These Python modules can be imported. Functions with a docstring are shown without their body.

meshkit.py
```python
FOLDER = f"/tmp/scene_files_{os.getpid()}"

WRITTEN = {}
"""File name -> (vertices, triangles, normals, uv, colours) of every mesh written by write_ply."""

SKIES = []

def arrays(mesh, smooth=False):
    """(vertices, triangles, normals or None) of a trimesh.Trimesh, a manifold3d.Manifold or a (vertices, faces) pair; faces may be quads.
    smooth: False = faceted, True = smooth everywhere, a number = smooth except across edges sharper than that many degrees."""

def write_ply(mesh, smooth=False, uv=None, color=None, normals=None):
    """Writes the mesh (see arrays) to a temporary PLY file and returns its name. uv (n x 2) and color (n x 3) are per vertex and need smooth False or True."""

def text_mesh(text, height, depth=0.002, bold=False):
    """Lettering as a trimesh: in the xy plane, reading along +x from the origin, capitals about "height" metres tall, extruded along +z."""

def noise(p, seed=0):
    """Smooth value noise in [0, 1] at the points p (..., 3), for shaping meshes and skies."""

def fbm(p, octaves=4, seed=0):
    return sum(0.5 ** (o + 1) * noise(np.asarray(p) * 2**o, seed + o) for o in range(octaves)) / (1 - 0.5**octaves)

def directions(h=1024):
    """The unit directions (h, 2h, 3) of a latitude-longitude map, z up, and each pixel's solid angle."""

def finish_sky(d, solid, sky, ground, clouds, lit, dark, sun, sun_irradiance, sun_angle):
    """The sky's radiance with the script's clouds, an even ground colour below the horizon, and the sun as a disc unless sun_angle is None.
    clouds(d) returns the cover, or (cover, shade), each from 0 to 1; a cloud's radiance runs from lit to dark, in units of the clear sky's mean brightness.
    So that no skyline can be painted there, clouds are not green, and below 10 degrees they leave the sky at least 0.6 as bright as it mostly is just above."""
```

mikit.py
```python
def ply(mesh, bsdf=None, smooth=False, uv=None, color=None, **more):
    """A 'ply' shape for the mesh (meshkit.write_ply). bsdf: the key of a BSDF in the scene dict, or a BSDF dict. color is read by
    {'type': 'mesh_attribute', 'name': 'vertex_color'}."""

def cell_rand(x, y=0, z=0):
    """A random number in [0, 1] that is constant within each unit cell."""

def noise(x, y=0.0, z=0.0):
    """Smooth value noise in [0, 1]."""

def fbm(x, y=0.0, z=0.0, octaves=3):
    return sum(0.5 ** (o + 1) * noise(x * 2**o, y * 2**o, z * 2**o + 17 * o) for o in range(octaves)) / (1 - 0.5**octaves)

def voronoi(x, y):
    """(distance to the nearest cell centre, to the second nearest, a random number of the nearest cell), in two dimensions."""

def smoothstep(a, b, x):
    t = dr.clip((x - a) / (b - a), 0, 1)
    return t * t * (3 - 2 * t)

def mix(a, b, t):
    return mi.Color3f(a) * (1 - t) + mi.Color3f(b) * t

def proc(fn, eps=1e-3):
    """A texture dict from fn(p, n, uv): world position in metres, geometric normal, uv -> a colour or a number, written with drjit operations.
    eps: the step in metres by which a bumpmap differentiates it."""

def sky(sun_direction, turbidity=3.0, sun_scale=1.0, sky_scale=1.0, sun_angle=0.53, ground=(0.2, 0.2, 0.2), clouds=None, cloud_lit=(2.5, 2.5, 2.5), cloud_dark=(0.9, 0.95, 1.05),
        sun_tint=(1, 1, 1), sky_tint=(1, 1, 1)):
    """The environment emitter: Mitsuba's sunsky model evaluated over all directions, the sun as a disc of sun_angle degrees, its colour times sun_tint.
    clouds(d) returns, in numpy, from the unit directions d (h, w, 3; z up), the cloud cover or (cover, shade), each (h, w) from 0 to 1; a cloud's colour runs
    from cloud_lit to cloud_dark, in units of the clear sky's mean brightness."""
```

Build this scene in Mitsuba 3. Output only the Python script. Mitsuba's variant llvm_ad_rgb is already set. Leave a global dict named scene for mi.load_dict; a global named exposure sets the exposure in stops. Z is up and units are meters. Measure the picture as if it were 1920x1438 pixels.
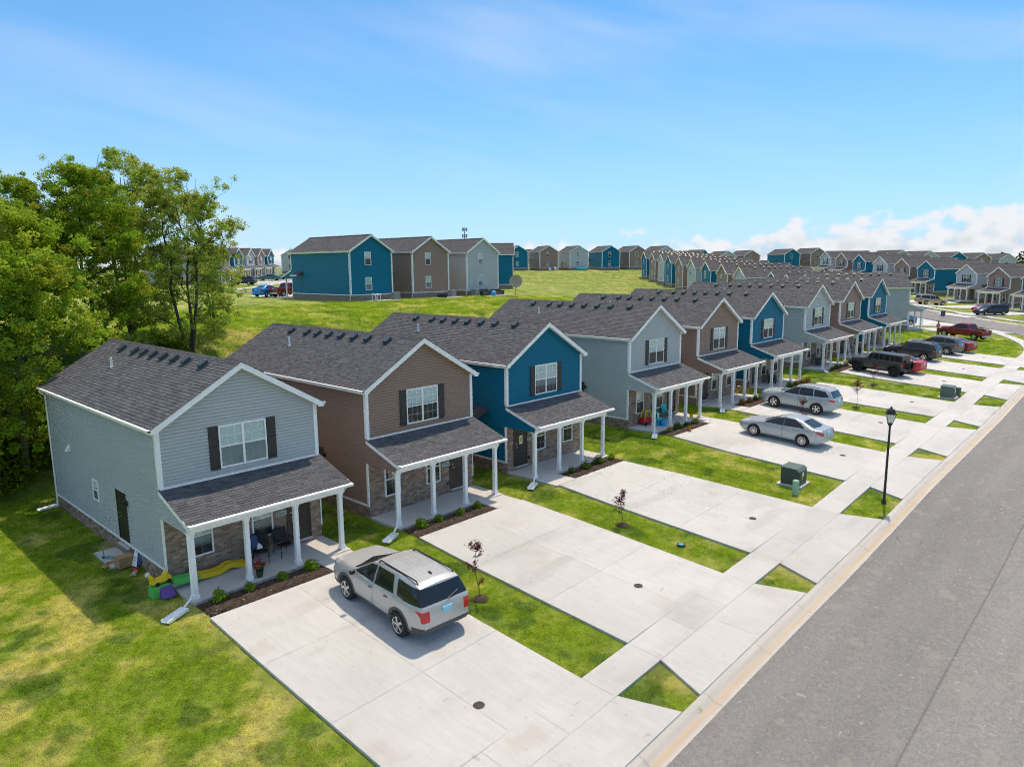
import math, random
import numpy as np, trimesh, manifold3d as m3, drjit as dr
import mitsuba as mi, mikit, meshkit
from scipy.interpolate import RBFInterpolator, PchipInterpolator
from shapely.geometry import Polygon, Point, LineString, box as sbox
from shapely import ops as sops, prepared
from mikit import ply, proc, noise, fbm, cell_rand, voronoi, smoothstep, mix
T = mi.ScalarTransform4f
R_ = np.radians
scene, labels = {}, {}

# ---------------------------------------------------------------- camera, sky, exposure
CAM = np.array([-9.645, -23.371, 9.473])
PITCH, YAW, ROLL, FPX = 0.16539, 0.75420, -0.009264, 1333.12
fw = np.array([math.cos(PITCH)*math.cos(YAW), math.cos(PITCH)*math.sin(YAW), -math.sin(PITCH)])
rt = np.array([math.sin(YAW), -math.cos(YAW), 0.0]); up0 = np.cross(rt, fw)
upv = -math.sin(ROLL)*rt + math.cos(ROLL)*up0
scene['camera'] = {'type': 'perspective', 'fov': math.degrees(2*math.atan(960/FPX)), 'fov_axis': 'x', 'near_clip': 0.1, 'far_clip': 6000.0,
                   'to_world': T().look_at(origin=CAM.tolist(), target=(CAM+fw).tolist(), up=upv.tolist())}
SUN = np.array([0.374, 0.114, 0.920])
exposure = 2.1

def clouds(d):
    az = np.degrees(np.arctan2(d[..., 1], d[..., 0])); el = np.degrees(np.arcsin(np.clip(d[..., 2], -1, 1)))
    a, e = az, el
    n1 = meshkit.fbm(np.stack([az*.30, el*.62, az*0], -1), 3, 3)
    n2 = meshkit.fbm(np.stack([az*1.15, el*1.7, az*0+4], -1), 5, 9)
    top = .35+1.1*meshkit.noise(np.stack([az*.11, az*0, az*0+2.], -1), 5)+2.6*np.clip((40-np.abs(az-2))/30, 0, 1)*(.45+.8*meshkit.noise(np.stack([az*.23, az*0, az*0+6.], -1), 7))
    dens = n1*.5+n2*.5-.47+.30*(1-el/np.maximum(top, .25))
    puff = np.clip(dens*9, 0, 1)
    puff = np.where(el > 0, puff, 0)
    # thin high streaks, everywhere in the sky
    u = az*.06+el*.02; v = el*.34-az*.075
    w = meshkit.fbm(np.stack([u, v, az*0+7.7], -1), 5, 21)
    w2 = meshkit.fbm(np.stack([az*.03, el*.05, az*0+1.7], -1), 3, 31)
    wisp = np.clip((w-.44)*2.0, 0, 1)*np.clip((w2-.36)*4, 0, 1)*.5*np.clip(el/5, 0, 1)
    veil = .55*np.exp(-np.clip(el, 0, 90)/7.)
    fill_cirrus = np.clip((el-19)/36, 0, 1)**.8*(.30+.75*meshkit.fbm(np.stack([d[..., 0]*2.2, d[..., 1]*3.4, d[..., 2]*2.], -1), 4, 41))*.9  # unseen cloud added overhead, above the camera view, to brighten the fill light
    cover = 1-(1-fill_cirrus)*(1-puff*.95)*(1-wisp)*(1-veil)
    shade = np.clip((.60-n2)*2.4, 0, .75)*np.clip(1.3-el/np.maximum(top, .3), 0, 1)*(puff > .05)
    return cover, shade

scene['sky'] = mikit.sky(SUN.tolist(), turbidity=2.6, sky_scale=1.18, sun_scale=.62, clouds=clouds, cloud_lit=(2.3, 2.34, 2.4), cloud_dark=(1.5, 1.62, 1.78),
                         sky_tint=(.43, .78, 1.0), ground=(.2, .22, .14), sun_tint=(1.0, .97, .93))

# ---------------------------------------------------------------- helpers
def NR(name, parent=None):
    base = (parent+'__' if parent else '')+name
    k, i = base, 0
    while k in used: i += 1; k = '%s_%03d' % (base, i)
    used.add(k); return k
used = set()
def put(name, shape, bsdf=None, parent=None, M=None, label=None, cat=None, group=None, kind=None, **kw):
    """one entry of the scene; shape is a ply dict or a mesh"""
    k = NR(name, parent)
    if isinstance(shape, MB): shape = shape.arr()
    s = dict(shape) if isinstance(shape, dict) else ply(shape, **kw)
    if bsdf is not None: s['bsdf'] = {'type': 'ref', 'id': bsdf}
    if M is not None: s['to_world'] = M
    scene[k] = s; tag(k, label, cat, group, kind); return k
def tag(k, label=None, cat=None, group=None, kind=None):
    d = {a: b for a, b in (('label', label), ('category', cat), ('group', group), ('kind', kind)) if b}
    if d: labels[k] = {**labels.get(k, {}), **d}
def px(x, y, z=0):
    d = np.array([x, y, z])-CAM; return float(d @ rt/(d @ fw))
ORDN = 'first second third fourth fifth sixth seventh eighth ninth tenth eleventh twelfth thirteenth fourteenth'.split()
def thing(name, label, cat, group=None):
    k = NR(name); tag(k, label, cat, group); return k
class MB:
    def __init__(s): s.v, s.f, s.c, s.n = [], [], [], 0
    def add(s, v, f, c=None):
        v = np.asarray(v, float); f = np.asarray(f, int)
        if f.shape[1] == 4: f = np.vstack([f[:, [0, 1, 2]], f[:, [0, 2, 3]]])
        s.v.append(v); s.f.append(f+s.n); s.n += len(v)
        if c is not None: s.c.append(np.broadcast_to(np.asarray(c, float), (len(v), 3)))
        return s
    def box(s, x0, x1, y0, y1, z0, z1, c=None):
        v = [[x, y, z] for x in (x0, x1) for y in (y0, y1) for z in (z0, z1)]
        return s.add(v, BOXF, c)
    def hexa(s, p, c=None):            # 8 points ordered like box
        return s.add(p, BOXF, c)
    def tube(s, p, q, r0, r1=None, n=10, c=None, caps=True):
        return s.pipe([p, q], [r0, r0 if r1 is None else r1], n, c, caps)
    def pipe(s, pts, radii, n=8, c=None, caps=True):
        pts = np.asarray(pts, float); t = np.gradient(pts, axis=0); t /= np.linalg.norm(t, axis=1, keepdims=True)+1e-9
        a = np.cross(t, [0.31, .17, .93]); bad = np.linalg.norm(a, axis=1) < .2; a[bad] = np.cross(t[bad], [1, 0, 0]); a /= np.linalg.norm(a, axis=1, keepdims=True)
        b = np.cross(t, a); an = np.arange(n)*2*np.pi/n; rr = np.broadcast_to(radii, (len(pts),))
        v = (pts[:, None]+rr[:, None, None]*(np.cos(an)[None, :, None]*a[:, None]+np.sin(an)[None, :, None]*b[:, None])).reshape(-1, 3)
        i, j = np.meshgrid(np.arange(len(pts)-1), np.arange(n), indexing='ij'); i, j = i.ravel(), j.ravel(); k = (j+1) % n
        f = np.stack([i*n+j, (i+1)*n+j, (i+1)*n+k, i*n+k], 1); f = np.vstack([f[:, [0, 2, 1]], f[:, [0, 3, 2]]])
        if caps:
            e = (len(pts)-1)*n
            f = np.vstack([f, [[0, q+1, q] for q in range(1, n-1)], [[e, e+q, e+q+1] for q in range(1, n-1)]])
            f = np.vstack([f])
        return s.add(v, f, c)
    def prism(s, poly, y0, y1, axis='y', c=None):
        """a 2-D polygon (shapely or points), extruded along an axis"""
        P = poly if isinstance(poly, Polygon) else Polygon(poly)
        m = trimesh.creation.extrude_polygon(P, y1-y0, engine='earcut'); v = np.array(m.vertices)
        if axis == 'y': v = np.stack([v[:, 0], y0+(y1-y0)-v[:, 2], v[:, 1]], 1)
        elif axis == 'x': v = np.stack([y0+v[:, 2], v[:, 0], v[:, 1]], 1)
        else: v = np.stack([v[:, 0], v[:, 1], y0+v[:, 2]], 1)
        return s.add(v, m.faces, c)
    def mesh(s, m, c=None): return s.add(np.array(m.vertices), np.array(m.faces), c)
    def arr(s): return np.vstack(s.v), np.vstack(s.f)
    def tm(s): return trimesh.Trimesh(*s.arr(), process=False)
    def ply(s, smooth=False):
        c = np.vstack(s.c) if s.c else None
        return ply(s.arr(), smooth=smooth, color=c)
BOXF = np.array([[0, 1, 3], [0, 3, 2], [4, 6, 7], [4, 7, 5], [0, 4, 5], [0, 5, 1], [2, 3, 7], [2, 7, 6], [0, 2, 6], [0, 6, 4], [1, 5, 7], [1, 7, 3]])
def bx(*a): return MB().box(*a)
def place(x, y, z, yaw=0.0, s=1.0):
    return T().translate([float(x), float(y), float(z)]).rotate([0, 0, 1], float(math.degrees(yaw))).scale(s)
def rbox(w, d, h, r=.02, seg=6):
    sp = m3.Manifold.sphere(r, seg*2)
    return m3.Manifold.batch_hull([sp.translate([x, y, z]) for x in (-w/2+r, w/2-r) for y in (-d/2+r, d/2-r) for z in (r, h-r)])
def mt(man):
    m = man.to_mesh(); return trimesh.Trimesh(m.vert_properties[:, :3], m.tri_verts, process=False)
def lathe(prof, n=24):
    prof = np.asarray(prof, float); an = np.arange(n)*2*np.pi/n
    v = np.stack([prof[:, 0, None]*np.cos(an), prof[:, 0, None]*np.sin(an), np.repeat(prof[:, 1, None], n, 1)], -1).reshape(-1, 3)
    i, j = np.meshgrid(np.arange(len(prof)-1), np.arange(n), indexing='ij'); i, j = i.ravel(), j.ravel(); k = (j+1) % n
    return v, np.stack([i*n+j, i*n+k, (i+1)*n+k, (i+1)*n+j], 1)

# ---------------------------------------------------------------- materials
def pr(col, rough=.6, metal=0., **k):
    c = col if isinstance(col, dict) else {'type': 'rgb', 'value': [float(x) for x in col]}
    return {'type': 'principled', 'base_color': c, 'roughness': rough, 'metallic': metal, **k}
def two(b): return {'type': 'twosided', 'bsdf': b}
def mat(k, b): scene[k] = b; return k
def tint(c, amt=.08, sc=.7, fine=9.):
    c = np.array(c)
    def f(p, n, uv): return mi.Color3f(*[float(q) for q in c])*(1-amt+amt*2*(.6*fbm(p.x*sc, p.y*sc, p.z*sc)+.4*noise(p.x*fine, p.y*fine, p.z*fine)))
    return proc(f)
mat('m_grey', two(pr(tint((.43, .45, .45), .05), .5)))
mat('m_brown', two(pr(tint((.285, .186, .143), .05), .5)))
mat('m_blue', two(pr(tint((.0, .150, .250), .05), .5, specular=.25)))
mat('m_white', two(pr((.84, .845, .84), .45)))
mat('m_soffit', two(pr((.66, .66, .64), .6)))
mat('m_black', two(pr((.018, .019, .021), .42)))
mat('m_shutter', two(pr((.022, .022, .026), .4)))
mat('m_door', two(pr((.035, .03, .028), .4)))
mat('m_dark', two(pr((.012, .013, .014), .7)))
mat('m_dark_backing', two(pr((.03, .032, .032), .8)))
mat('m_blind', two(pr((.52, .66, .61), .6)))
mat('m_screen', {'type': 'mask', 'opacity': .36, 'bsdf': two(pr((.03, .03, .03), .9))})
mat('m_curtain', two(pr((.45, .45, .42), .8)))
mat('m_glass', {'type': 'thindielectric', 'int_ior': 1.5})
mat('m_vc', two(pr({'type': 'mesh_attribute', 'name': 'vertex_color'}, .85)))
mat('m_vcs', two(pr({'type': 'mesh_attribute', 'name': 'vertex_color'}, .45)))
def shingle_far(p, n, uv):
    a = cell_rand(p.x*3.1+p.y*.7, p.y*3.3-p.x*.5, p.z*7.); return mi.Color3f(.062, .063, .07)*(.72+.62*a)
mat('m_roof', two(pr(proc(shingle_far), .9)))
mat('m_deck', two(pr((.06, .06, .066), .9)))
mat('m_mortar', two(pr((.40, .37, .33), .9)))
def brick_far(p, n, uv):
    u = dr.select(dr.abs(n.x) > dr.abs(n.y), p.y, p.x)+p.z*0; r = dr.floor(p.z/.077); uu = u/.213+.5*(r-2*dr.floor(r/2))
    j = dr.minimum(dr.minimum(uu-dr.floor(uu), 1-(uu-dr.floor(uu)))*.213, dr.minimum(p.z/.077-r, 1-(p.z/.077-r))*.077)
    t = cell_rand(uu, r, 3); col = mix((.20, .14, .11), (.30, .23, .18), t)
    return mix((.27, .24, .21), col, smoothstep(.002, .008, j))
mat('m_brickf', two(pr(proc(brick_far), .9)))
def conc_tone(k):
    def conc(p, n, uv):
        a = fbm(p.x*.45, p.y*.45, 1., 4); b = noise(p.x*11, p.y*2.2, 2.); c = noise(p.x*60, p.y*60, 3.); s = smoothstep(.62, .82, fbm(p.x*.9+3, p.y*.9, 7., 4)); d = smoothstep(.60, .80, fbm(p.x*.35+20, p.y*1.1, 4., 3)); spots = smoothstep(.955, .97, noise(p.x*5.1, p.y*5.3, 6.))
        v = k*(.87+.18*a)*(.965+.07*b)*(.95+.10*c)*(1-.10*d)
        return mix(mix(mi.Color3f(.485, .488, .478)*v, mi.Color3f(.42, .385, .32)*v, .38*s), mi.Color3f(.2, .19, .17), .35*spots)
    return conc
for k_, (nm_, q_) in enumerate((('m_conc', 1.0), ('m_conc_b', .962), ('m_conc_c', 1.03))): mat(nm_, two(pr(proc(conc_tone(q_)), .85)))
mat('m_slab', two(pr(tint((.46, .455, .44), .07, .9, 30), .85)))
def kerb_t(p, n, uv):      # uv.y runs across the kerb and gutter, uv.x along it in metres
    a = fbm(uv.x*.5, uv.y*5, 1., 4); b = noise(p.x*50, p.y*50, 3.); st = dr.exp(-dr.square((uv.y-.66+.10*(a-.5))/.17))*(.45+.75*fbm(uv.x*.16, 3., uv.y*2))
    base = mi.Color3f(.47, .455, .425)*(.84+.2*a)*(.95+.1*b)
    return mix(base, mi.Color3f(.44, .315, .165), .75*dr.clip(st, 0, 1))
mat('m_kerb', two(pr(proc(kerb_t), .85)))
def asph(p, n, uv):
    v_ = -12.85+.0085*(p.x-4.1)-p.y; a = fbm(p.x*.10, p.y*.9, 1., 4); b = noise(p.x*38, p.y*38, 1.); c = noise(p.x*12, p.y*12, 5.); g = fbm(p.x*.25, p.y*.25, 8., 3)
    e = smoothstep(.74, .82, noise(p.x*2.1+8, p.y*3.0, 9.))*smoothstep(.45, .6, fbm(p.x*3.1, p.y*3.1, 2.)); crumbs = smoothstep(.93, .96, noise(p.x*7.3, p.y*7.7, 11.))
    far = smoothstep(7.02, 7.06, v_); seam = dr.exp(-dr.square((v_-7.03-.04*(g-.5))/.03)); lane = dr.exp(-dr.square((v_-4.6)/.35))+dr.exp(-dr.square((v_-6.1)/.35)); edge = smoothstep(3.9, 3.2, v_)
    cr = dr.select(dr.abs(fbm(p.x*.33+3, p.y*.33, 12., 4)-.5) < .0035, 1., 0.)*smoothstep(.5, .62, fbm(p.x*.12, p.y*.12, 15., 2))
    v = (.86+.24*a)*(.80+.36*b)*(.92+.16*c)*(.93+.14*g)*(1+.09*far)*(1-.32*seam)*(1-.06*lane)*(1-.05*edge)*(1-.35*cr)
    col = mi.Color3f(.196, .194, .192)*v
    return mix(mix(col, mi.Color3f(.26, .24, .215), .42*e), mi.Color3f(.38, .36, .33), .45*crumbs)
mat('m_asph', two(pr(proc(asph), .9)))
def lawn_col(x, y, dry):
    a = fbm(x*.33, y*.33, 1., 4); b = fbm(x*1.25+5, y*1.25, 2., 3); c = noise(x*7., y*7., 3.); h = noise(x*26, y*26, 13.)
    clump = smoothstep(.64, .72, fbm(x*.85+11, y*.85+3, 8., 2))
    g = mix((.105, .158, .010), (.160, .200, .016), dr.clip(b*1.5-.25, 0, 1))
    d = smoothstep(.42, .70, a*.45+b*.55+dry)
    g = mix(g, (.315, .275, .10), d*.68)
    g = mix(g, (.052, .100, .012), clump*.7*(1-d*.3))
    return g*(.66+.40*c+.30*h)
def near_lawn(p): return smoothstep(-.5, -2.5, p.x)*smoothstep(14., 4., p.y)
def grass_c(p, n, uv):
    nl = near_lawn(p); hill = smoothstep(13., 24., p.y)
    return lawn_col(p.x, p.y, -.07+.10*nl+.04*hill)
def soil_c(p, n, uv): return grass_c(p, n, uv)*1.05
mat('m_ground', two(pr(proc(soil_c), .95)))
def blade_c(p, n, uv): return grass_c(p, n, uv)*2.9
mat('m_blade', {'type': 'principledthin', 'base_color': proc(blade_c), 'roughness': .6, 'diff_trans': 1.0, 'spec_trans': 0.0})
def mulch_c(p, n, uv):
    a = cell_rand(p.x*28, p.y*31, p.z*20); b = fbm(p.x*2, p.y*2, 1.); return mix((.020, .014, .011), (.085, .058, .042), a*a*.8+.25*b)
mat('m_mulch', two(pr(proc(mulch_c), .95)))
mat('m_metal', two(pr((.30, .31, .32), .4, .6)))
# ---------------------------------------------------------------- terrain
HX = [-1.338, 6.596, 14.583, 25.083, 33.537, 41.653, 51.915, 60.819, 69.499]
HZ = [-.839, -.642, -.494, -.105, .001, .124, .441, .525, .619]
HY = [.06, -.117, -.236, -.166, .019, .033, -.005, .142, .216]
W, LB, ZE, ZR, OV, YO, ZW, PY, PZ = 5.762, 12.0, 5.281, 7.114, .217, .287, 3.221, 2.061, 2.535
FAR = {'C1': (41.34, 55.53, 5.83, 180.8), 'C2': (50.16, 55.65, 5.80, 180.8), 'C3': (59.12, 55.77, 5.77, 180.8), 'C4': (70.77, 68.49, 5.84, 225.7), 'E1': (158.13, 131.15, 7.99, 147.2), 'E2': (166.07, 126.03, 7.96, 147.2), 'E3': (174.13, 120.84, 7.93, 147.2), 'E4': (182.89, 115.19, 7.90, 147.2), 'E5': (190.47, 110.30, 7.87, 147.2), 'E6': (198.56, 105.09, 7.85, 147.2), 'E7': (263.99, 221.80, 10.07, 5.3), 'E8': (273.85, 209.84, 8.57, 3.1), 'B1': (165.76, 74.72, 5.62, 45.4), 'B2': (158.92, 67.79, 5.11, 45.4), 'B3': (152.50, 61.28, 4.62, 45.4), 'B4': (147.33, 56.08, 4.25, 45.4), 'B5': (140.69, 49.35, 3.74, 45.4), 'B6': (133.96, 42.52, 3.23, 45.4), 'B7': (126.92, 35.39, 2.70, 45.4), 'B8': (120.11, 28.48, 2.18, 45.4), 'B9': (113.69, 21.97, 1.70, 45.4), 'B10': (103.93, 12.08, 0.96, 45.4), 'B11': (100.07, 8.16, 0.66, 45.4), 'B12': (92.05, 2.12, 0.86, 36.9), 'A1': (168.47, 20.08, 2.48, 227.1), 'A2': (159.80, 10.75, 1.67, 227.1), 'A3': (153.81, 4.30, 1.11, 227.1), 'A4': (138.85, -3.26, 1.12, 234.0), 'A5': (174.40, 26.46, 3.03, 227.1), 'A6': (180.39, 32.90, 3.59, 227.1), 'A7': (186.69, 39.68, 4.19, 227.1), 'A8': (192.56, 46.00, 4.74, 227.1), 'A9': (198.34, 52.21, 5.28, 227.1), 'F1': (252.46, 85.82, 6.98, 142.0), 'F2': (260.29, 79.69, 7.24, 142.0), 'F3': (240.56, 95.12, 6.58, 142.0), 'F4': (233.68, 100.50, 6.35, 142.0), 'F7': (411.11, 211.06, 10.61, 170.0), 'G1': (246.87, 48.87, 5.77, 140.2), 'G2': (254.07, 42.88, 5.43, 140.2), 'G3': (261.51, 36.69, 5.07, 140.2), 'G4': (268.04, 31.25, 4.76, 140.2), 'G5': (274.79, 25.63, 4.43, 140.2), 'D2': (58.16, 122.87, 6.51, 46.8), 'D3': (64.24, 129.34, 6.62, 46.8), 'D4': (70.56, 136.08, 6.74, 46.8), 'D5': (76.62, 142.54, 6.86, 46.8), 'D6': (82.73, 149.06, 6.97, 46.8), 'D1': (52.27, 116.58, 6.40, 46.8), 'D7': (116.71, 187.75, 7.76, 142.4)}
def side(x): return -12.85+.0085*(x-4.1)          # house side of the pavement
SX, SR = 74.5, 50.0                                  # the street bends left by 45 degrees beyond x = SX
SC = np.array([SX, side(SX)+SR])
def street(s, off):
    """point on the street: s metres along the pavement's house side from x = SX, off metres towards the road"""
    r = SR+off
    if s <= 0: return np.array([SX+s, side(SX+s)-off])
    a = s/SR
    if a < np.pi/4: return SC+r*np.array([math.sin(a), -math.cos(a)])
    d = np.array([.7071, .7071]); e = SC+r*np.array([.7071, -.7071]); return e+d*(s-SR*np.pi/4)
def street_z(s):
    return float(np.interp(s, [0, 30, 45, 60, 130, 190], [.02, .22, .38, 1.0, 4.6, 7.2]))
ctrl = []
for n_, (x, y, z, a) in FAR.items():
    if n_ in ('E7', 'E8', 'F7'): continue
    ca, sa = math.cos(R_(a)), math.sin(R_(a)); ys = (-7, 0, 12) if n_[0] in 'AB' else (0, 12)
    for ly in ys: ctrl.append((x+2.9*ca-ly*sa, y+2.9*sa+ly*ca, z-.18-(.25 if ly < 0 else 0)))
for s_ in range(8, 150, 12):
    for o_ in (2, 8, 12):
        q = street(s_, o_); ctrl.append((q[0], q[1], street_z(s_)))
for t_ in np.linspace(0, 6.28, 17)[:-1]: ctrl.append((100+600*math.cos(t_), 50+600*math.sin(t_), 4.))
ctrl = np.array(ctrl)
RBF = RBFInterpolator(ctrl[:, :2], ctrl[:, 2], kernel='thin_plate_spline', smoothing=.02)
SLX = [-20]+[h+q for h in HX for q in (-.1, W+.1)]+[95]; SLZ = [-1.15]+[z for z in HZ for _ in (0, 1)]+[.7]
SLP = PchipInterpolator(SLX, SLZ)
SLS = PchipInterpolator([-20]+[h+2.88 for h in HX]+[95], [-1.15]+HZ+[.7])
def sls(x): return np.where(x < 95, SLS(np.clip(x, -20, 95)), .7)
def sl(x): return np.where(x < 95, SLP(np.clip(x, -20, 95)), .7)-.012*np.clip(-20-x, 0, 60)*(-1)*0
def H(x, y):
    x, y = np.broadcast_arrays(np.asarray(x, float), np.asarray(y, float))
    fy = np.clip((y+6.5)/4., 0, 1); fy = fy*fy*(3-2*fy)
    base = sls(x)*(1-fy)+sl(x)*fy-.075-.05*np.clip(-y-3, 0, 13.)
    t = RBF(np.stack([x.ravel(), y.ravel()], 1)).reshape(x.shape)
    ss = lambda q: (lambda u: u*u*(3-2*u))(np.clip(q, 0, 1))
    w = 1-(1-ss((y-13)/14))*(1-ss((x-74)/16))
    far = np.hypot(x-100, y-50); w2 = ss((far-300)/250); t = t*(1-w2)+3.5*w2
    h = base*(1-w)+t*w
    return h
def h1(x, y): return float(H(x, y))
# the road is a trough in the ground: how far a point lies inside the street
STL = LineString([street(s, 7.0) for s in np.arange(-140, 175, 2.0)])
STR = STL.buffer(4.05, cap_style=2)
mid_pts = np.array([street(s, 7.0) for s in np.arange(-140, 175, 1.0)])
from scipy.spatial import cKDTree
MT = cKDTree(mid_pts)
def ground_z(x, y):
    d = MT.query(np.stack([x.ravel(), y.ravel()], 1))[0].reshape(x.shape)
    tr = np.clip((4.32-d)/.4, 0, 1)
    z = H(x, y)
    b = .05*(meshkit.fbm(np.stack([x*.6, y*.6, x*0], -1), 3, 4)-.5)*np.clip((y-14)/6, 0, 1)+.5*(meshkit.fbm(np.stack([x*.09, y*.09, x*0+3], -1), 3, 8)-.5)*np.clip((y-16)/10, 0, 1)*np.clip((42-y)/6, 0, 1)*np.clip((x-6)/8, 0, 1)
    return z-.3*tr+b-.035
def grow(a, b, s, far_, g=1.18):
    m = list(np.arange(a, b, s)); st = s; q = m[-1]
    up_ = []
    while q < far_[1]: st *= g; q += st; up_.append(q)
    st = s; q = m[0]; dn = []
    while q > far_[0]: st *= g; q -= st; dn.append(q)
    return np.array(dn[::-1]+m+up_)
gx = grow(-12, 100, .8, (-2500, 3500)); gv = grow(-24, 50, .6, (-2500, 3500))
gv = np.unique(np.concatenate([gv, np.arange(-17.2, -14.2, .25)]))
GX, GV = np.meshgrid(gx, gv, indexing='ij'); GY = GV+.0085*np.clip(GX-4.1, -10, 80)
GZ = ground_z(GX, GY); ni, nj = GX.shape
ii, jj = np.meshgrid(np.arange(ni-1), np.arange(nj-1), indexing='ij'); ii, jj = ii.ravel(), jj.ravel()
put('ground', (np.stack([GX.ravel(), GY.ravel(), GZ.ravel()], 1), np.stack([ii*nj+jj, (ii+1)*nj+jj, (ii+1)*nj+jj+1, ii*nj+jj+1], 1)), 'm_ground', smooth=True, kind='structure')

# ---------------------------------------------------------------- road, kerb, pavement, driveways
def ribbon(name, prof, ss_, bsdf, zf=None, uv=False, parent=None, kind='structure', gap=0.0):
    """a strip along the street; prof = [(offset, height above the ground line)]"""
    v, uvs = [], []
    L = np.cumsum([0]+[s-t for s, t in zip(ss_[1:], ss_[:-1])])
    w0, w1 = prof[0][0], prof[-1][0]
    for s, l in zip(ss_, L):
        for o, dz in prof:
            q = street(s, o); qz = street(s, 2.7); v.append((q[0], q[1], h1(*q) if zf is None else h1(*qz)-.06*(0)+dz)); uvs.append((s, (o-w0)/(w1-w0)))
            if zf is None: v[-1] = (q[0], q[1], v[-1][2]+dz)
    n = len(prof); i, j = np.meshgrid(np.arange(len(ss_)-1), np.arange(n-1), indexing='ij'); i, j = i.ravel(), j.ravel()
    f = np.stack([i*n+j, i*n+j+1, (i+1)*n+j+1, (i+1)*n+j], 1); f = np.vstack([f[:, [0, 1, 2]], f[:, [0, 2, 3]]])
    return put(name, (np.array(v), f), bsdf, parent, smooth=True, uv=np.array(uvs), kind=kind if parent is None else None)
RS = list(np.arange(-110, -1, 4.0))+list(np.arange(0, 170, 3.0))
ribbon('road', [(3.19, -.105), (5., -.07), (7.0, -.04), (7.05, -.039), (9., -.07), (10.81, -.105)], RS, 'm_asph', zf=1)
KP = [(2.62, .026), (2.74, .012), (2.80, -.02), (2.88, -.075), (2.96, -.098), (3.2, -.10)]
kerb = NR('kerb'); tag(kerb, kind='structure')
s_ = -90.0
while s_ < 60:
    step = 3.05 if s_ < 0 else 6.1
    ribbon('section', KP, list(np.linspace(s_+.006, s_+step-.006, 3)), 'm_kerb', zf=1, parent=kerb); s_ += step
KP2 = [(14-o, z) for o, z in KP[::-1]]
ribbon('kerb', KP2, RS[:-1], 'm_kerb', zf=1)
ribbon('kerb', KP, [s for s in RS if s > 60], 'm_kerb', zf=1)
tag('kerb_001', kind='structure'); tag('kerb_002', kind='structure')
SLABS = []; SLR = np.random.default_rng(12)
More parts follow.
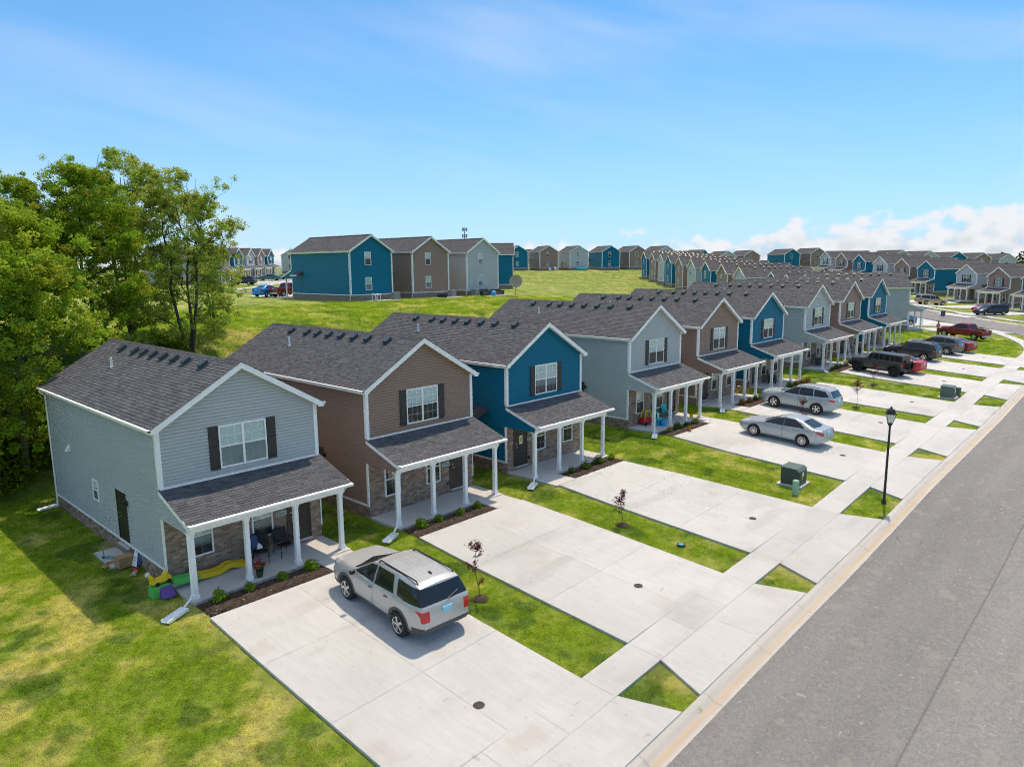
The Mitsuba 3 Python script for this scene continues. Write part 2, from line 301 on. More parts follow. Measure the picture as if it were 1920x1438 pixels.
def slab(parent, poly, dz=.05, th=.16, name='panel', bsdf='m_conc'):
    """a concrete panel on the sloping ground; its corners stay sharp, its joints open"""
    P = Polygon(poly)
    if P.exterior.is_ccw is False: P = Polygon(list(P.exterior.coords)[::-1])
    P = P.buffer(-.0045, join_style=2)
    c = np.array(P.exterior.coords)[:-1]; n = len(c)
    top = np.column_stack([c, H(c[:, 0], c[:, 1])+dz]); bot = top-[0, 0, th]
    f = [[0, i, i+1] for i in range(1, n-1)]+[q for i in range(n) for q in ([i, n+i, n+(i+1) % n], [i, n+(i+1) % n, (i+1) % n])]
    if bsdf == 'm_conc': bsdf = ('m_conc', 'm_conc', 'm_conc_b', 'm_conc_c', 'm_conc')[SLR.integers(5)]
    SLABS.append(P); return put(name, (np.vstack([top, bot]), np.array(f)), bsdf, parent)
# left and right edges of the driveways at the house and at the pavement
DR = [(-1.40, 4.35, -1.47, 4.12), (6.60, 12.42, 6.34, 12.20), (14.80, 20.08, 14.43, 20.47), (25.06, 30.85, 24.69, 30.79), (33.5, 39.3, 33.10, 39.30),
      (41.8, 47.4, 41.64, 47.20), (51.8, 57.3, 51.22, 56.80), (60.2, 65.9, 59.12, 65.31), (68.6, 74.6, 67.57, 73.2)]
BED = []
def lerp(a, b, t): return a+(b-a)*t
for i, (a0, b0, a1, b1) in enumerate(DR):
    dk = NR('driveway'); tag(dk, kind='structure')
    ys = [-3.14+HY[i]*.5, -6.35, -9.65, side((a1+b1)/2)-.006]
    for k in range(3):
        y0, y1 = ys[k], ys[k+1]; t0, t1 = (y0-ys[0])/(ys[3]-ys[0]), (y1-ys[0])/(ys[3]-ys[0])
        e = [lerp(a0, a1, t0), lerp(a0, a1, t1), lerp(b0, b1, t0), lerp(b0, b1, t1)]
        m0, m1 = (e[0]+e[2])/2, (e[1]+e[3])/2
        yl = lambda x, y: y+.0085*(x-4.1)*(0)
        slab(dk, [(e[0], y0), (e[1], y1), (m1, y1), (m0, y0)]); slab(dk, [(m0, y0), (m1, y1), (e[3], y1), (e[2], y0)])
    # apron between pavement and kerb, flaring towards the kerb
    so = lambda x, o: (x, side(x)-o)
    fl, fr = .55, .62
    mx = (a1+b1)/2
    slab(dk, [so(a1-.05, 1.10), so(a1-fl-.1, 2.618), so(mx, 2.618), so(mx, 1.10)], name='apron'); slab(dk, [so(mx, 1.10), so(mx, 2.618), so(b1+fr+.05, 2.618), so(b1+.06, 1.10)], name='apron')
pv = NR('pavement'); tag(pv, kind='structure')
xs_ = []
edges = [-34.]+[e for d in DR for e in d[2:]]+[SX]
for a, b in zip(edges[:-1], edges[1:]):
    n = max(1, round((b-a)/1.9)); xs_ += list(np.linspace(a, b, n+1)[:-1])
xs_.append(SX)
for a, b in zip(xs_[:-1], xs_[1:]):
    slab(pv, [(a, side(a)), (a, side(a)-1.10), (b, side(b)-1.10), (b, side(b))])
for s0 in np.arange(0, 150, 3.0):
    slab(pv, [street(s0, 0), street(s0, 1.1), street(s0+3, 1.1), street(s0+3, 0)])
pv2 = NR('pavement'); tag(pv2, kind='structure')
for s0 in np.arange(-6, 150, 4.0):
    slab(pv2, [street(s0, 12.9), street(s0, 14), street(s0+4, 14), street(s0+4, 12.9)])
# ---------------------------------------------------------------- houses
SLOPE = (ZR-ZE)/(W/2+OV); GAB = math.atan(SLOPE); RL = math.hypot(W/2+OV, ZR-ZE)
BZ = .44                                  # bottom of the siding, top of the brick footing
GRD = -.45
def roof_z(x): return ZR-abs(x-W/2)*SLOPE
def tabs(u0, u1, sl_, seed, ex=.135, th=.022, last=True):
    """shingle tabs on a slope: u along the eave, s up the slope; returns list of (verts 8x3 in u, s, n, colour)"""
    rng = np.random.default_rng(seed); out = []; s = 0.0
    tones = np.array([(.064, .070, .081), (.074, .080, .092), (.083, .089, .102), (.058, .063, .073), (.092, .098, .110), (.077, .082, .094)])
    while s < sl_-.02:
        u = u0-rng.uniform(0, .2)
        while u < u1:
            w = rng.choice([.14, .18, .24, .33]); a, b = max(u, u0), min(u+w, u1); u += w
            if b-a < .02: continue
            e = s+rng.choice([0, 0, .012]); t = min(s+ex+.02, sl_); h = th*rng.uniform(.75, 1.15)
            c = tones[rng.integers(len(tones))]*rng.uniform(.9, 1.12)
            out.append((np.array([[a, e, 0], [a, e, h], [a, t, 0], [a, t, .004], [b, e, 0], [b, e, h], [b, t, 0], [b, t, .004]]), c))
        s += ex
    return out
TABF = np.array([[1, 7, 3], [1, 5, 7], [0, 5, 1], [0, 4, 5], [0, 1, 3], [4, 7, 5]])
def tab_mesh(tl, fn):
    mb = MB()
    for v, c in tl: mb.add(fn(v), TABF, c)
    return mb
def left_map(v):       # eave runs along +y at x = -OV; outward normal up-left
    ca, sa = math.cos(GAB), math.sin(GAB)
    return np.stack([-OV+v[:, 1]*ca-v[:, 2]*sa, v[:, 0], ZE+.02+v[:, 1]*sa+v[:, 2]*ca], 1)
def right_map(v):
    q = left_map(v); q[:, 0] = W-q[:, 0]; return q
PG = math.atan((ZW-PZ)/PY); PL = math.hypot(PY, ZW-PZ)
def porch_map(v):
    ca, sa = math.cos(PG), math.sin(PG)
    return np.stack([v[:, 0], -PY+v[:, 1]*ca-v[:, 2]*sa, PZ+.02+v[:, 1]*sa+v[:, 2]*ca], 1)
LAPF = np.array([[0, 1, 5], [0, 5, 4], [1, 2, 6], [1, 6, 5], [2, 3, 7], [2, 7, 6], [8, 0, 4], [8, 4, 9], [0, 8, 1], [8, 2, 1], [8, 3, 2], [9, 4, 5], [9, 5, 6], [9, 6, 7]])
def lap(x0, x1, z0, z1, step=.116, proud=.036, clip=None, holes=()):
    """lapped boards (flat face, cove above) in the x-z plane facing -y at y = 0: list of 10-point solids; clip(z) -> (x0, x1); boards stop at holes"""
    out = []; z = z0; cl = clip or (lambda zz: (x0, x1))
    while z < z1-.01:
        t = min(z+step, z1); a0, b0 = cl(z); spans = [(a0, b0)]
        for p, q_, r, s in holes:
            if z < s-.02 and t > r+.02: spans = [w for (m, n) in spans for w in ((m, min(n, p)), (max(m, q_), n)) if w[1]-w[0] > .02]
        for m, n in spans:
            q = []
            for side_ in (0, 1):
                for zz, d in ((z, proud), (z+(t-z)*.60, proud-.004), (z+(t-z)*.75, .004), (t, .003)):
                    a, b = cl(zz)
                    if b < a: a = b = (a+b)/2
                    if m > a0: a = m
                    if n < b0: b = n
                    q.append([b if side_ else a, -d, zz])
            for side_ in (0, 1): q.append([q[0][0] if side_ == 0 else q[4][0], .004, z])
            if q[4][0]-q[0][0] > .05: out.append(np.array(q))
        z += step
    return out
def rotm(fn, L): return [fn(v) for v in L]
def to_left(v): return np.stack([v[:, 1], LB-v[:, 0], v[:, 2]], 1)        # a wall in the x-z plane becomes the wall x = 0, facing -x
def to_right(v): return np.stack([W-v[:, 1], v[:, 0], v[:, 2]], 1)
def to_back(v): return np.stack([W-v[:, 0], LB-v[:, 1], v[:, 2]], 1)
def bricks(x0, x1, z0, z1, holes=(), seed=0, fn=lambda v: v):
    rng = np.random.default_rng(seed); mb = MB(); r = 0; z = z0
    tones = np.array([(.275, .180, .128), (.33, .235, .172), (.20, .130, .098), (.38, .285, .215), (.25, .180, .138), (.30, .20, .145)])
    while z+.06 < z1:
        x = x0-(.1065 if r % 2 else 0)
        while x < x1:
            a, b = max(x, x0), min(x+.203, x1); x += .213
            if b-a < .02: continue
            spans = [(a, b)]
            for hx0, hx1, hz0, hz1 in holes:
                if z+.06 > hz0 and z < hz1:
                    spans = [q for (p, q_) in spans for q in ((p, min(q_, hx0)), (max(p, hx1), q_)) if q[1]-q[0] > .015]
            for p, q in spans:
                d = .012+rng.uniform(-.003, .004); c = tones[rng.integers(6)]*rng.uniform(.82, 1.15)
                v = np.array([[xx, yy, zz] for xx in (p, q) for yy in (-d, 0) for zz in (z, z+.066)])
                mb.add(fn(v), BOXF[[0, 1, 2, 3, 4, 5, 6, 7, 8, 9, 10, 11]], c)
        z += .077; r += 1
    return mb
def window(w, h, unit=1, mx=3, mz=2, rail=True, fr=.055, blind='slats', both=True):
    """parts of a window that faces -y, lower left corner at the origin: (name, mesh, bsdf, third level?)"""
    f, mun, pane, bl, rm, scr = MB(), MB(), MB(), MB(), MB(), MB()
    d = .055
    f.box(0, w, -d, .0, 0, fr); f.box(0, w, -d, .0, h-fr, h); f.box(0, fr, -d, 0, fr, h-fr); f.box(w-fr, w, -d, 0, fr, h-fr)
    us = [(fr, w-fr)] if unit == 1 else [(fr, w/2-.04), (w/2+.04, w-fr)]
    if unit == 2: f.box(w/2-.04, w/2+.04, -d+.001, 0, fr, h-fr)
    mid = h*.5; outp = []
    for a, b in us:
        if rail: f.box(a, b, -d+.014, 0, mid-.022, mid+.022)
        for z0, z1 in ((fr, mid-.022), (mid+.022, h-fr)):
            pane.add([[a, -.026, z0], [b, -.026, z0], [b, -.026, z1], [a, -.026, z1]], [[0, 1, 2, 3]])
            if z0 == fr and rail: scr.add([[a, -.036, z0], [b, -.036, z0], [b, -.036, z1], [a, -.036, z1]], [[0, 1, 2, 3]])
            if not both and z0 == fr and blind != 'slats': continue
            for k in range(1, mx): x = a+(b-a)*k/mx; mun.box(x-.008, x+.008, -.033, -.028, z0, z1)
            for k in range(1, mz): z = z0+(z1-z0)*k/mz; mun.box(a, b, -.034, -.029, z-.008, z+.008)
        rm.add([[a, -.004, fr], [b, -.004, fr], [b, -.004, h-fr], [a, -.004, h-fr]], [[0, 1, 2, 3]])  # flat dark sheet; its colour stands in for the shade of an unlit interior
        lo = {'slats': fr, 'half': mid+.06, 'most': fr+.25*h}.get(blind)
        if lo is not None:
            z = lo
            while z < h-fr-.01: bl.add([[a+.01, -.020, z], [b-.01, -.020, z], [b-.01, -.009, z+.034], [a+.01, -.009, z+.034]], [[0, 1, 2, 3]]); z += .042
        elif blind == 'curtain':
            for x0, x1 in ((a, a+(b-a)*.33), (b-(b-a)*.33, b)): bl.add([[x0, -.012, fr], [x1, -.012, fr], [x1, -.012, h-fr], [x0, -.012, h-fr]], [[0, 1, 2, 3]])
    outp = [('frame', f, 'm_white'), ('pane', pane, 'm_glass'), ('dark_backing', rm, 'm_dark_backing')]
    if mx > 1: outp.append(('muntin', mun, 'm_white'))
    if scr.n: outp.append(('insect_screen', scr, 'm_screen'))
    if bl.n: outp.append(('blind', bl, 'm_curtain' if blind == 'curtain' else 'm_blind'))
    return outp
def mv(mb, fn):
    o = MB(); v, f = mb.arr(); o.add(fn(v), f); return o
class Proto(list):
    def part(s, path, mb, bsdf, kind=None, smooth=False, label=None):
        s.append((path, mb.ply(smooth) if isinstance(mb, MB) else ply(mb, smooth=smooth), bsdf, kind, label))
def add_window(P, fn, w, h, **k):
    i = P.wn; P.wn += 1
    for n, mb, b in window(w, h, **k): P.part('window%s/%s' % ('' if i == 0 else '_%03d' % i, n), mv(mb, fn), b)
def numeral(P, text, x, z, y):
    pl = MB().box(x, x+.42, y-.03, y, z, z+.16); P.part('address_plaque', pl, 'm_blind')
    m = meshkit.text_mesh(text, .105, .004, True); v = np.array(m.vertices); v = v-[v[:, 0].min(), v[:, 1].min(), 0]; v[:, 0] *= min(1, .36/v[:, 0].max())
    P.part('address_plaque/numerals', MB().add(np.stack([x+.03+v[:, 0], y-.03-v[:, 2], z+.027+v[:, 1]], 1), m.faces), 'm_black')
def panel_door(P, name, fn, w, h, lite=False):
    P.part(name+'/slab', mv(MB().box(0, w, -.012, .02, 0, h), fn), 'm_door' if not lite else 'm_black')
    pn = MB()
    for x0, x1 in ((.1, w/2-.05), (w/2+.05, w-.1)):
        for z0, z1 in (((.12, .75), (.85, h-.45), (h-.36, h-.1)) if not lite else ((.12, .75),)): 
            pn.hexa(np.array([[x0, -.012, z0], [x0, -.012, z1], [x0+.03, -.024, z0+.03], [x0+.03, -.024, z1-.03], [x1, -.012, z0], [x1, -.012, z1], [x1-.03, -.024, z0+.03], [x1-.03, -.024, z1-.03]])[[0, 1, 2, 3, 4, 5, 6, 7]])
    P.part(name+'/panel', mv(pn, fn), 'm_door' if not lite else 'm_black')
    if lite: P.part(name+'/pane', mv(MB().box(.18, w-.42, -.02, -.013, 1.0, h-.2), fn), 'm_gl')
    P.part(name+'/handle', mv(MB().tube((.1, -.06, .96), (.1, -.012, .96), .02).tube((.1, -.06, .96), (.19, -.06, .96), .014).tube((.1, -.03, 1.12), (.1, -.012, 1.12), .03), fn), 'm_chrome')
    P.part(name+'/casing', mv(MB().box(-.07, 0, -.03, .02, 0, h+.07).box(w, w+.07, -.03, .02, 0, h+.07).box(0, w, -.03, .02, h, h+.07), fn), 'm_black' if lite else 'm_door')
    P.part(name+'/sill', mv(MB().box(-.05, w+.05, -.12, .0, -.06, 0), fn), 'm_slab')
mat('m_gl', two(pr((.02, .024, .026), .06, 0, specular=.7)))
mat('m_chrome', two(pr((.72, .73, .74), .18, 1.)))
FB = dict(l0=(.75, .68, .80, 1.42), l1=(2.96, .68, .80, 1.42), door=(4.40, .16, .84, 2.03))

def house_proto(mirror=False, det=2, number=None, blind='slats', lower='half', seed=1, sides='both', split=False):
    P = Proto(); P.wn = 0
    X = (lambda a, w: (W-a-w)) if mirror else (lambda a, w: a)
    # --- walls
    core = MB().prism([(0.004, BZ), (W-.004, BZ), (W-.004, roof_z(W)-.12), (W/2, ZR-.14), (.004, roof_z(0)-.12)], .004, LB-.004)
    P.part('wall', core, '*')
    P.part('foundation', MB().box(.006, W-.006, .006, LB-.006, GRD, BZ), 'm_mortar' if det > 1 else 'm_brickf')
    gl = lambda z: (0.05+max(0, (z-(roof_z(0)-.03))/SLOPE), W-.05-max(0, (z-(roof_z(0)-.03))/SLOPE))
    cx_ = (lambda y: y) if mirror else (lambda y: LB-y)
    sh = [(cx_(3.77)-.50, cx_(3.77)+.50, BZ-.1, BZ+1.93), (cx_(6.55)-.29, cx_(6.55)+.29, 1.44, 2.24)]
    front = lap(.05, W-.05, ZW+.07, ZR-.2, clip=gl, holes=[(2.03, 3.72, 3.55, 5.0)])
    left = rotm(to_left, lap(0, LB, BZ+.09, roof_z(0)-.14, holes=[] if mirror else sh)); right = rotm(to_right, lap(0, LB, BZ+.09, roof_z(0)-.14, holes=sh if mirror else []))
    back = rotm(to_back, lap(.05, W-.05, BZ+.09, ZR-.2, clip=gl, holes=[(W/2-.88, W/2-.06, .97, 2.38), (W/2-.88, W/2-.06, 3.77, 5.18)]))
    if det > 0:
        if split:
            for L in (left, front):
                for v in L: P.part('wall/siding_board', MB().add(v, LAPF), '*')
            rest = right+back
        else: rest = left+right+front+back
        mb = MB()
        for v in rest: mb.add(v, LAPF)
        P.part('wall/siding', mb, '*', 'stuff')
    wins = [(X(q[0], q[2]), X(q[0], q[2])+q[2], q[1], q[1]+q[3]) for q in (FB['l0'], FB['l1'], FB['door'])]
    # brick front under the porch roof
    P.part('brick_front', MB().box(.004, W-.004, -.004, .1, GRD, ZW-.05), 'm_mortar' if det > 1 else 'm_brickf')
    if det > 1:
        P.part('brick_front/bricks', bricks(0, W, -.1, 2.5, [(a-.0, b, c, d) for a, b, c, d in wins], seed), 'm_vc', 'stuff')
        fb = MB()
        for fn in (to_left, to_right): fb_ = bricks(0, LB, GRD, BZ-.01, (), seed+3, fn); fb.add(np.vstack(fb_.v), np.vstack(fb_.f), np.vstack(fb_.c))
        P.part('foundation/bricks', fb, 'm_vc', 'stuff')
    # --- trim
    cr, cf = .10, .046
    for x0, x1 in ((-cf, cr), (W-cr, W+cf)):
        P.part('corner_trim', MB().box(x0, x1, -cf, .0, ZW+.06, roof_z(0)-.16), 'm_white')
        P.part('corner_trim', MB().box(x0, x1, LB, LB+cf, BZ, roof_z(0)-.16), 'm_white')
    for x0, x1 in ((-cf-.002, -.0), (W, W+cf+.002)):
        P.part('corner_trim', MB().box(x0, x1, 0, .09, ZW+.06, roof_z(0)-.16), 'm_white'); P.part('corner_trim', MB().box(x0, x1, -.01, .10, BZ, 2.24), 'm_white')
        P.part('base_trim', MB().box(x0, x1, .10, LB, BZ, BZ+.085), 'm_white')
    P.part('base_trim', MB().box(0, W, LB, LB+cf, BZ, BZ+.085), 'm_white')
    P.part('porch_flashing', MB().box(-.02, W+.02, -.05, 0, ZW-.0, ZW+.075), 'm_white')
    # --- roof
    ca, sa = math.cos(GAB), math.sin(GAB); th = .10
    dk = MB().prism([(-OV, ZE), (W/2, ZR), (W+OV, ZE), (W+OV, ZE-th*.9), (W/2, ZR-th*1.15), (-OV, ZE-th*.9)], -YO+.03, LB+YO-.03)
    P.part('roof', dk, 'm_roof' if det < 1 else 'm_deck')
    if det > 0:
        tl = tabs(-YO-.015, LB+YO+.015, RL-.03, seed)
        P.part('roof/shingles', tab_mesh(tl, left_map), 'm_vc', 'stuff')
        P.part('roof/shingles', tab_mesh(tabs(-YO-.015, LB+YO+.015, RL-.03, seed+7), right_map), 'm_vc', 'stuff')
    rc = MB(); y = -YO-.015; rng = np.random.default_rng(seed+9)
    while y < LB+YO-.02:
        e = min(y+.26, LB+YO+.015); c = np.array([.066, .067, .075])*rng.uniform(.75, 1.3)
        for s in (-1, 1):
            rc.add([[W/2, y, ZR+.052], [W/2, e, ZR+.036], [W/2+s*.14, y, ZR+.052-.14*SLOPE], [W/2+s*.14, e, ZR+.036-.14*SLOPE], [W/2+s*.14, y, ZR+.02-.14*SLOPE], [W/2, y, ZR+.02]], [[0, 1, 3, 2], [0, 2, 4, 5]], c)
        y += .2
    P.part('roof/ridge_cap', rc, 'm_vc')
    for y0, y1, nm in ((-YO, -YO+.03, 'rake_board'), (LB+YO-.03, LB+YO, 'rake_board')):
        for s in (0, 1):
            f = lambda x: W-x if s else x
            P.part(nm, MB().prism([(f(-OV-.0), ZE+.015), (f(W/2), ZR+.015), (f(W/2), ZR-.20), (f(.0), roof_z(0)-.205), (f(-.0), roof_z(0)-.26), (f(-OV), roof_z(0)-.26)], y0, y1), 'm_white')
    # soffits under the gable overhang and eaves
    so = MB()
    for y0, y1 in ((-YO+.03, -.002), (LB+.002, LB+YO-.03)):
        so.prism([(-OV+.01, ZE-th-.02), (W/2, ZR-th*1.15-.01), (W+OV-.01, ZE-th-.02), (W+OV-.01, ZE-th-.04), (W/2, ZR-th*1.15-.035), (-OV+.01, ZE-th-.04)], y0, y1)
    for x0, x1 in ((-OV+.01, -.002), (W+.002, W+OV-.01)): so.box(x0, x1, .0, LB, roof_z(0)-.2, roof_z(0)-.17)
    P.part('soffit', so, 'm_soffit')
    gp = [(0, 0), (-.11, 0), (-.115, -.012), (-.10, -.06), (-.075, -.1), (0, -.1), (0, -.088), (-.07, -.088), (-.09, -.05), (-.1, -.012), (-.01, -.012)]
    for s in (0, 1):
        f = lambda x: (W+OV-x) if s else (-OV+x)
        g = Polygon([(f(a), ZE-.0+b) for a, b in gp[:6]]+[(f(0), ZE-.09), (f(-.068), ZE-.09), (f(-.095), ZE-.02), (f(-.012), ZE-.02)])
        P.part('gutter', MB().prism([(f(a), ZE+.005+b) for a, b in gp], -YO+.04, LB+YO-.02), 'm_white')
        P.part('fascia', MB().box(min(f(0), f(.02)), max(f(0), f(.02)), -YO+.03, LB+YO-.03, ZE-.16, ZE-.0), 'm_white')
        x = f(-.05); wx = W+.088 if s else -.088
        dsp = MB().pipe([(x, LB-.0, ZE-.1), (x, LB-.0, ZE-.16), (wx, LB-.04, ZE-.36), (wx, LB-.04, .35), (wx, LB-.04, -.02), (wx+(.12 if s else -.12), LB-.02, -.1)], [.04]*6, 4)
        P.part('downspout', dsp, 'm_white')
    vm = MB()
    for k in range(8):
        y = [1.62, 3.05, 4.1, 5.15, 6.15, 7.15, 8.1, 9.55][k]; u = RL-.62
        v = np.array([[y-.13, u-.05, .03], [y-.13, u-.05, .15], [y-.13, u+.26, .0], [y-.13, u+.26, .17], [y+.17, u-.05, .03], [y+.17, u-.05, .15], [y+.17, u+.26, .0], [y+.17, u+.26, .17]])
        m = MB().hexa(left_map(v)); v2 = v.copy(); v2[:, 0] += (v[:, 0] > y)*.05-(v[:, 0] < y)*.05; v2[:, 1] += np.where(v[:, 1] > u, .08, -.1); v2[:, 2] = np.where(v[:, 2] > .05, .03, .004); m.hexa(left_map(v2))
        P.part('roof/vent', m, 'm_vent')
    y, u = 8.3, RL*.56
    b_ = left_map(np.array([[y, u, 0]]))[0]
    P.part('roof/vent_pipe', MB().tube(b_-[0, 0, .05], b_+[0, 0, .40], .045, n=12).tube(b_-[0, 0, .05], b_+[0, 0, .05], .09, .05, n=12), 'm_white')
    # --- porch
    P.part('porch_roof', MB().prism([(-PY, PZ), (.0, ZW), (.0, ZW-.1), (-PY, PZ-.07)], -.06, W+.09, 'x'), 'm_roof' if det < 1 else 'm_deck')
    if det > 0:
        tl = tabs(-.08, W+.10, PL-.0, seed+5)
        if split:
            order = sorted(range(len(tl)), key=lambda i: -(tl[i][0][4, 0]-tl[i][0][0, 0]))
            for i in order[:300]: P.part('porch_roof/shingle', tab_mesh([tl[i]], porch_map), 'm_vc')
            tl = [tl[i] for i in order[300:]]
        if tl: P.part('porch_roof/shingles', tab_mesh(tl, porch_map), 'm_vc', 'stuff')
    P.part('porch_fascia', MB().box(-.07, W+.10, -PY-.03, -PY, PZ-.10, PZ+.012), 'm_white')
    P.part('porch_gutter', MB().prism([(-PY-.03+a, PZ+.01+b) for a, b in gp], -.05, W+.10, 'x'), 'm_white')
    P.part('porch_beam', MB().box(0.02, W-.02, -1.77, -1.52, 2.17, 2.44), 'm_white')
    P.part('porch_ceiling', MB().box(.02, W-.02, -PY+.02, -.01, 2.44, 2.465), 'm_soffit')
    for s in (0, 1):
        x0, x1 = (0, .05) if s == 0 else (W-.05, W)
        wz = lambda y: ZW+y*(ZW-PZ)/PY-.1
        pg = MB().prism([(-1.80, 2.24), (-.0, 2.24), (-.0, wz(0)), (-1.80, wz(-1.8))], x0, x1, 'x')
        P.part('porch_gable', pg, '*')
        if det > 0:
            L = lap(0, 1.8, 2.25, 3.1, clip=lambda z: (0, 1.8 if z < wz(-1.8) else max(0, 1.8-(z-wz(-1.8))/((ZW-PZ)/PY))))
            fn = (lambda v: np.stack([v[:, 1], -v[:, 0], v[:, 2]], 1)) if s == 0 else (lambda v: np.stack([W-v[:, 1], -v[:, 0], v[:, 2]], 1))
            mb = MB()
            for v in L: mb.add(fn(v), LAPF)
            P.part('porch_gable/siding', mb, '*', 'stuff')
        xx = (-.03, .02) if s == 0 else (W-.02, W+.03)
        zz = lambda y: ZW+y*(ZW-PZ)/PY
        P.part('porch_rake', MB().prism([(-PY-.02, PZ+.02), (0, ZW+.02), (0, ZW-.13), (-PY+.2, zz(-PY+.2)-.13), (-PY-.02, PZ-.12)], xx[0]-.05 if s == 0 else xx[0], xx[1] if s == 0 else xx[1]+.07, 'x'), 'm_white')
    for k in range(4):
        x = .173+(W-.346)*k/3; y = -1.643
        c = MB().box(x-.075, x+.075, y-.075, y+.075, .16, 2.06).box(x-.105, x+.105, y-.105, y+.105, 0.001, .10).box(x-.09, x+.09, y-.09, y+.09, .10, .165).box(x-.09, x+.09, y-.09, y+.09, 2.05, 2.11).box(x-.105, x+.105, y-.105, y+.105, 2.11, 2.172)
        P.part('column', c, 'm_white')
    P.part('porch_downspout', MB().pipe([(.02, -PY-.04, 2.44), (.02, -1.78, 2.3), (.03, -1.775, 2.1), (.03, -1.775, .25), (-.08, -1.85, .12), (-.42, -2.08, .0)], [.042]*6, 4), 'm_white')
    fl = [(-.0, -.012), (W, -.012), (W, -1.95), (0, -1.95)]
    ps = MB().box(-.02, W*.5-.006, -1.94, -.012, GRD+.1, 0).box(W*.5+.006, W+.02, -1.94, -.012, GRD+.1, 0)
    P.part('porch_floor', ps, 'm_slab')
    wx = X(4.3, 1.45); P.part('front_walk', MB().box(wx, wx+1.45, -3.12, -1.95, -.3, -.03), 'm_slab')
    # --- openings
    add_window(P, lambda v: v+[2.01, -.0, 3.53], 1.73, 1.49, unit=2, mx=3, mz=2, blind=blind)
    for k in (0, 1):
        sx = (1.66, 4.09)[k]-(0, .34)[k]
        P.part('shutter', MB().box(sx, sx+.34, -.07, -.030, 3.52, 5.03), 'm_shutter')
        pn = MB()
        for z0, z1 in ((3.60, 4.22), (4.32, 4.95)):
            pn.hexa(np.array([[sx+.05, -.0715, z0], [sx+.05, -.0715, z1], [sx+.08, -.086, z0+.03], [sx+.08, -.086, z1-.03], [sx+.29, -.0715, z0], [sx+.29, -.0715, z1], [sx+.26, -.086, z0+.03], [sx+.26, -.086, z1-.03]]))
        P.part('shutter%s/panel' % ('' if k == 0 else '_001'), pn, 'm_shutter')
    for q in (FB['l0'], FB['l1']):
        x = X(q[0], q[2]); add_window(P, lambda v: v+[x, -.012, q[1]], q[2], q[3], mx=2 if det else 1, mz=2, blind=lower)
    dx = X(*FB['door'][::2]); panel_door(P, 'front_door', lambda v: v*([1, 1, 1])+[dx, -.02, FB['door'][1]], FB['door'][2], FB['door'][3])
    if number: numeral(P, number, X(3.9, .42), 1.28, -.018)
    if det > 0:
        lx = X(4.12, .1); P.part('wall_lantern', lantern(lambda v: v+[lx, -.02, 1.95]), 'm_black')
        P.part('outlet_box', MB().box(X(4.16, .1), X(4.16, .1)+.1, -.05, -.012, .38, .52), 'm_black')
    # side walls: a door, a small window and a vent hood, as on the visible left wall
    SD = to_right if mirror else to_left
    cx = lambda y: (y if mirror else LB-y)           # distance along the wall in the flat drawing
    fdoor = lambda v: SD(v+[cx(3.77)-.46, -.006, BZ-.06]); panel_door(P, 'side_door', fdoor, .92, 1.95, lite=True)
    add_window(P, lambda v: SD(v+[cx(6.55)-.31, -.006, 1.42]), .62, .84, mx=2, mz=2, blind='half')
    if det > 0:
        P.part('dryer_vent', mv(MB().hexa(np.array([[0, -.18, 0], [.06, -.045, .26], [0, 0, 0], [.0, 0, .26], [.20, -.18, 0], [.14, -.045, .26], [.20, 0, 0], [.20, 0, .26]])), lambda v: SD(v+[cx(9.6), -.0, 2.9])), 'm_white')
        P.part('wall_lantern', lantern(lambda v: SD(v*1.0+[cx(3.15), -.0, 2.0])), 'm_black')
    # back windows
    for z in (.95, 3.75): add_window(P, lambda v: to_back(v+[W/2-.9, -.0, z]), .86, 1.45, mx=1, blind=blind if z > 2 else 'slats')
    # the shelter over the other side door
    OD = to_left if mirror else to_right
    cy = (lambda y: LB-y) if mirror else (lambda y: y)
    P.part('side_canopy', mv(MB().prism([(0, 3.05), (-.95, 2.66), (-.95, 2.58), (0, 2.9)], cy(1.9)-.7, cy(1.9)+.7, 'x'), OD), 'm_roof')
    P.part('side_canopy/fascia', mv(MB().box(cy(1.9)-.72, cy(1.9)+.72, -.99, -.95, 2.54, 2.68), OD), 'm_white')
    return P
def lantern(fn):
    return mv(MB().box(-.05, .05, -.02, 0, .02, .22).tube((0, -.02, .16), (0, -.12, .2), .012).tube((0, -.12, .2), (0, -.12, .14), .01).prism([(-.07, .0), (.07, .0), (.1, .16), (-.1, .16)], -.19, -.05).tube((0, -.12, .16), (0, -.12, .24), .09, .01, n=6), fn)
mat('m_vent', two(pr((.045, .062, .07), .4)))

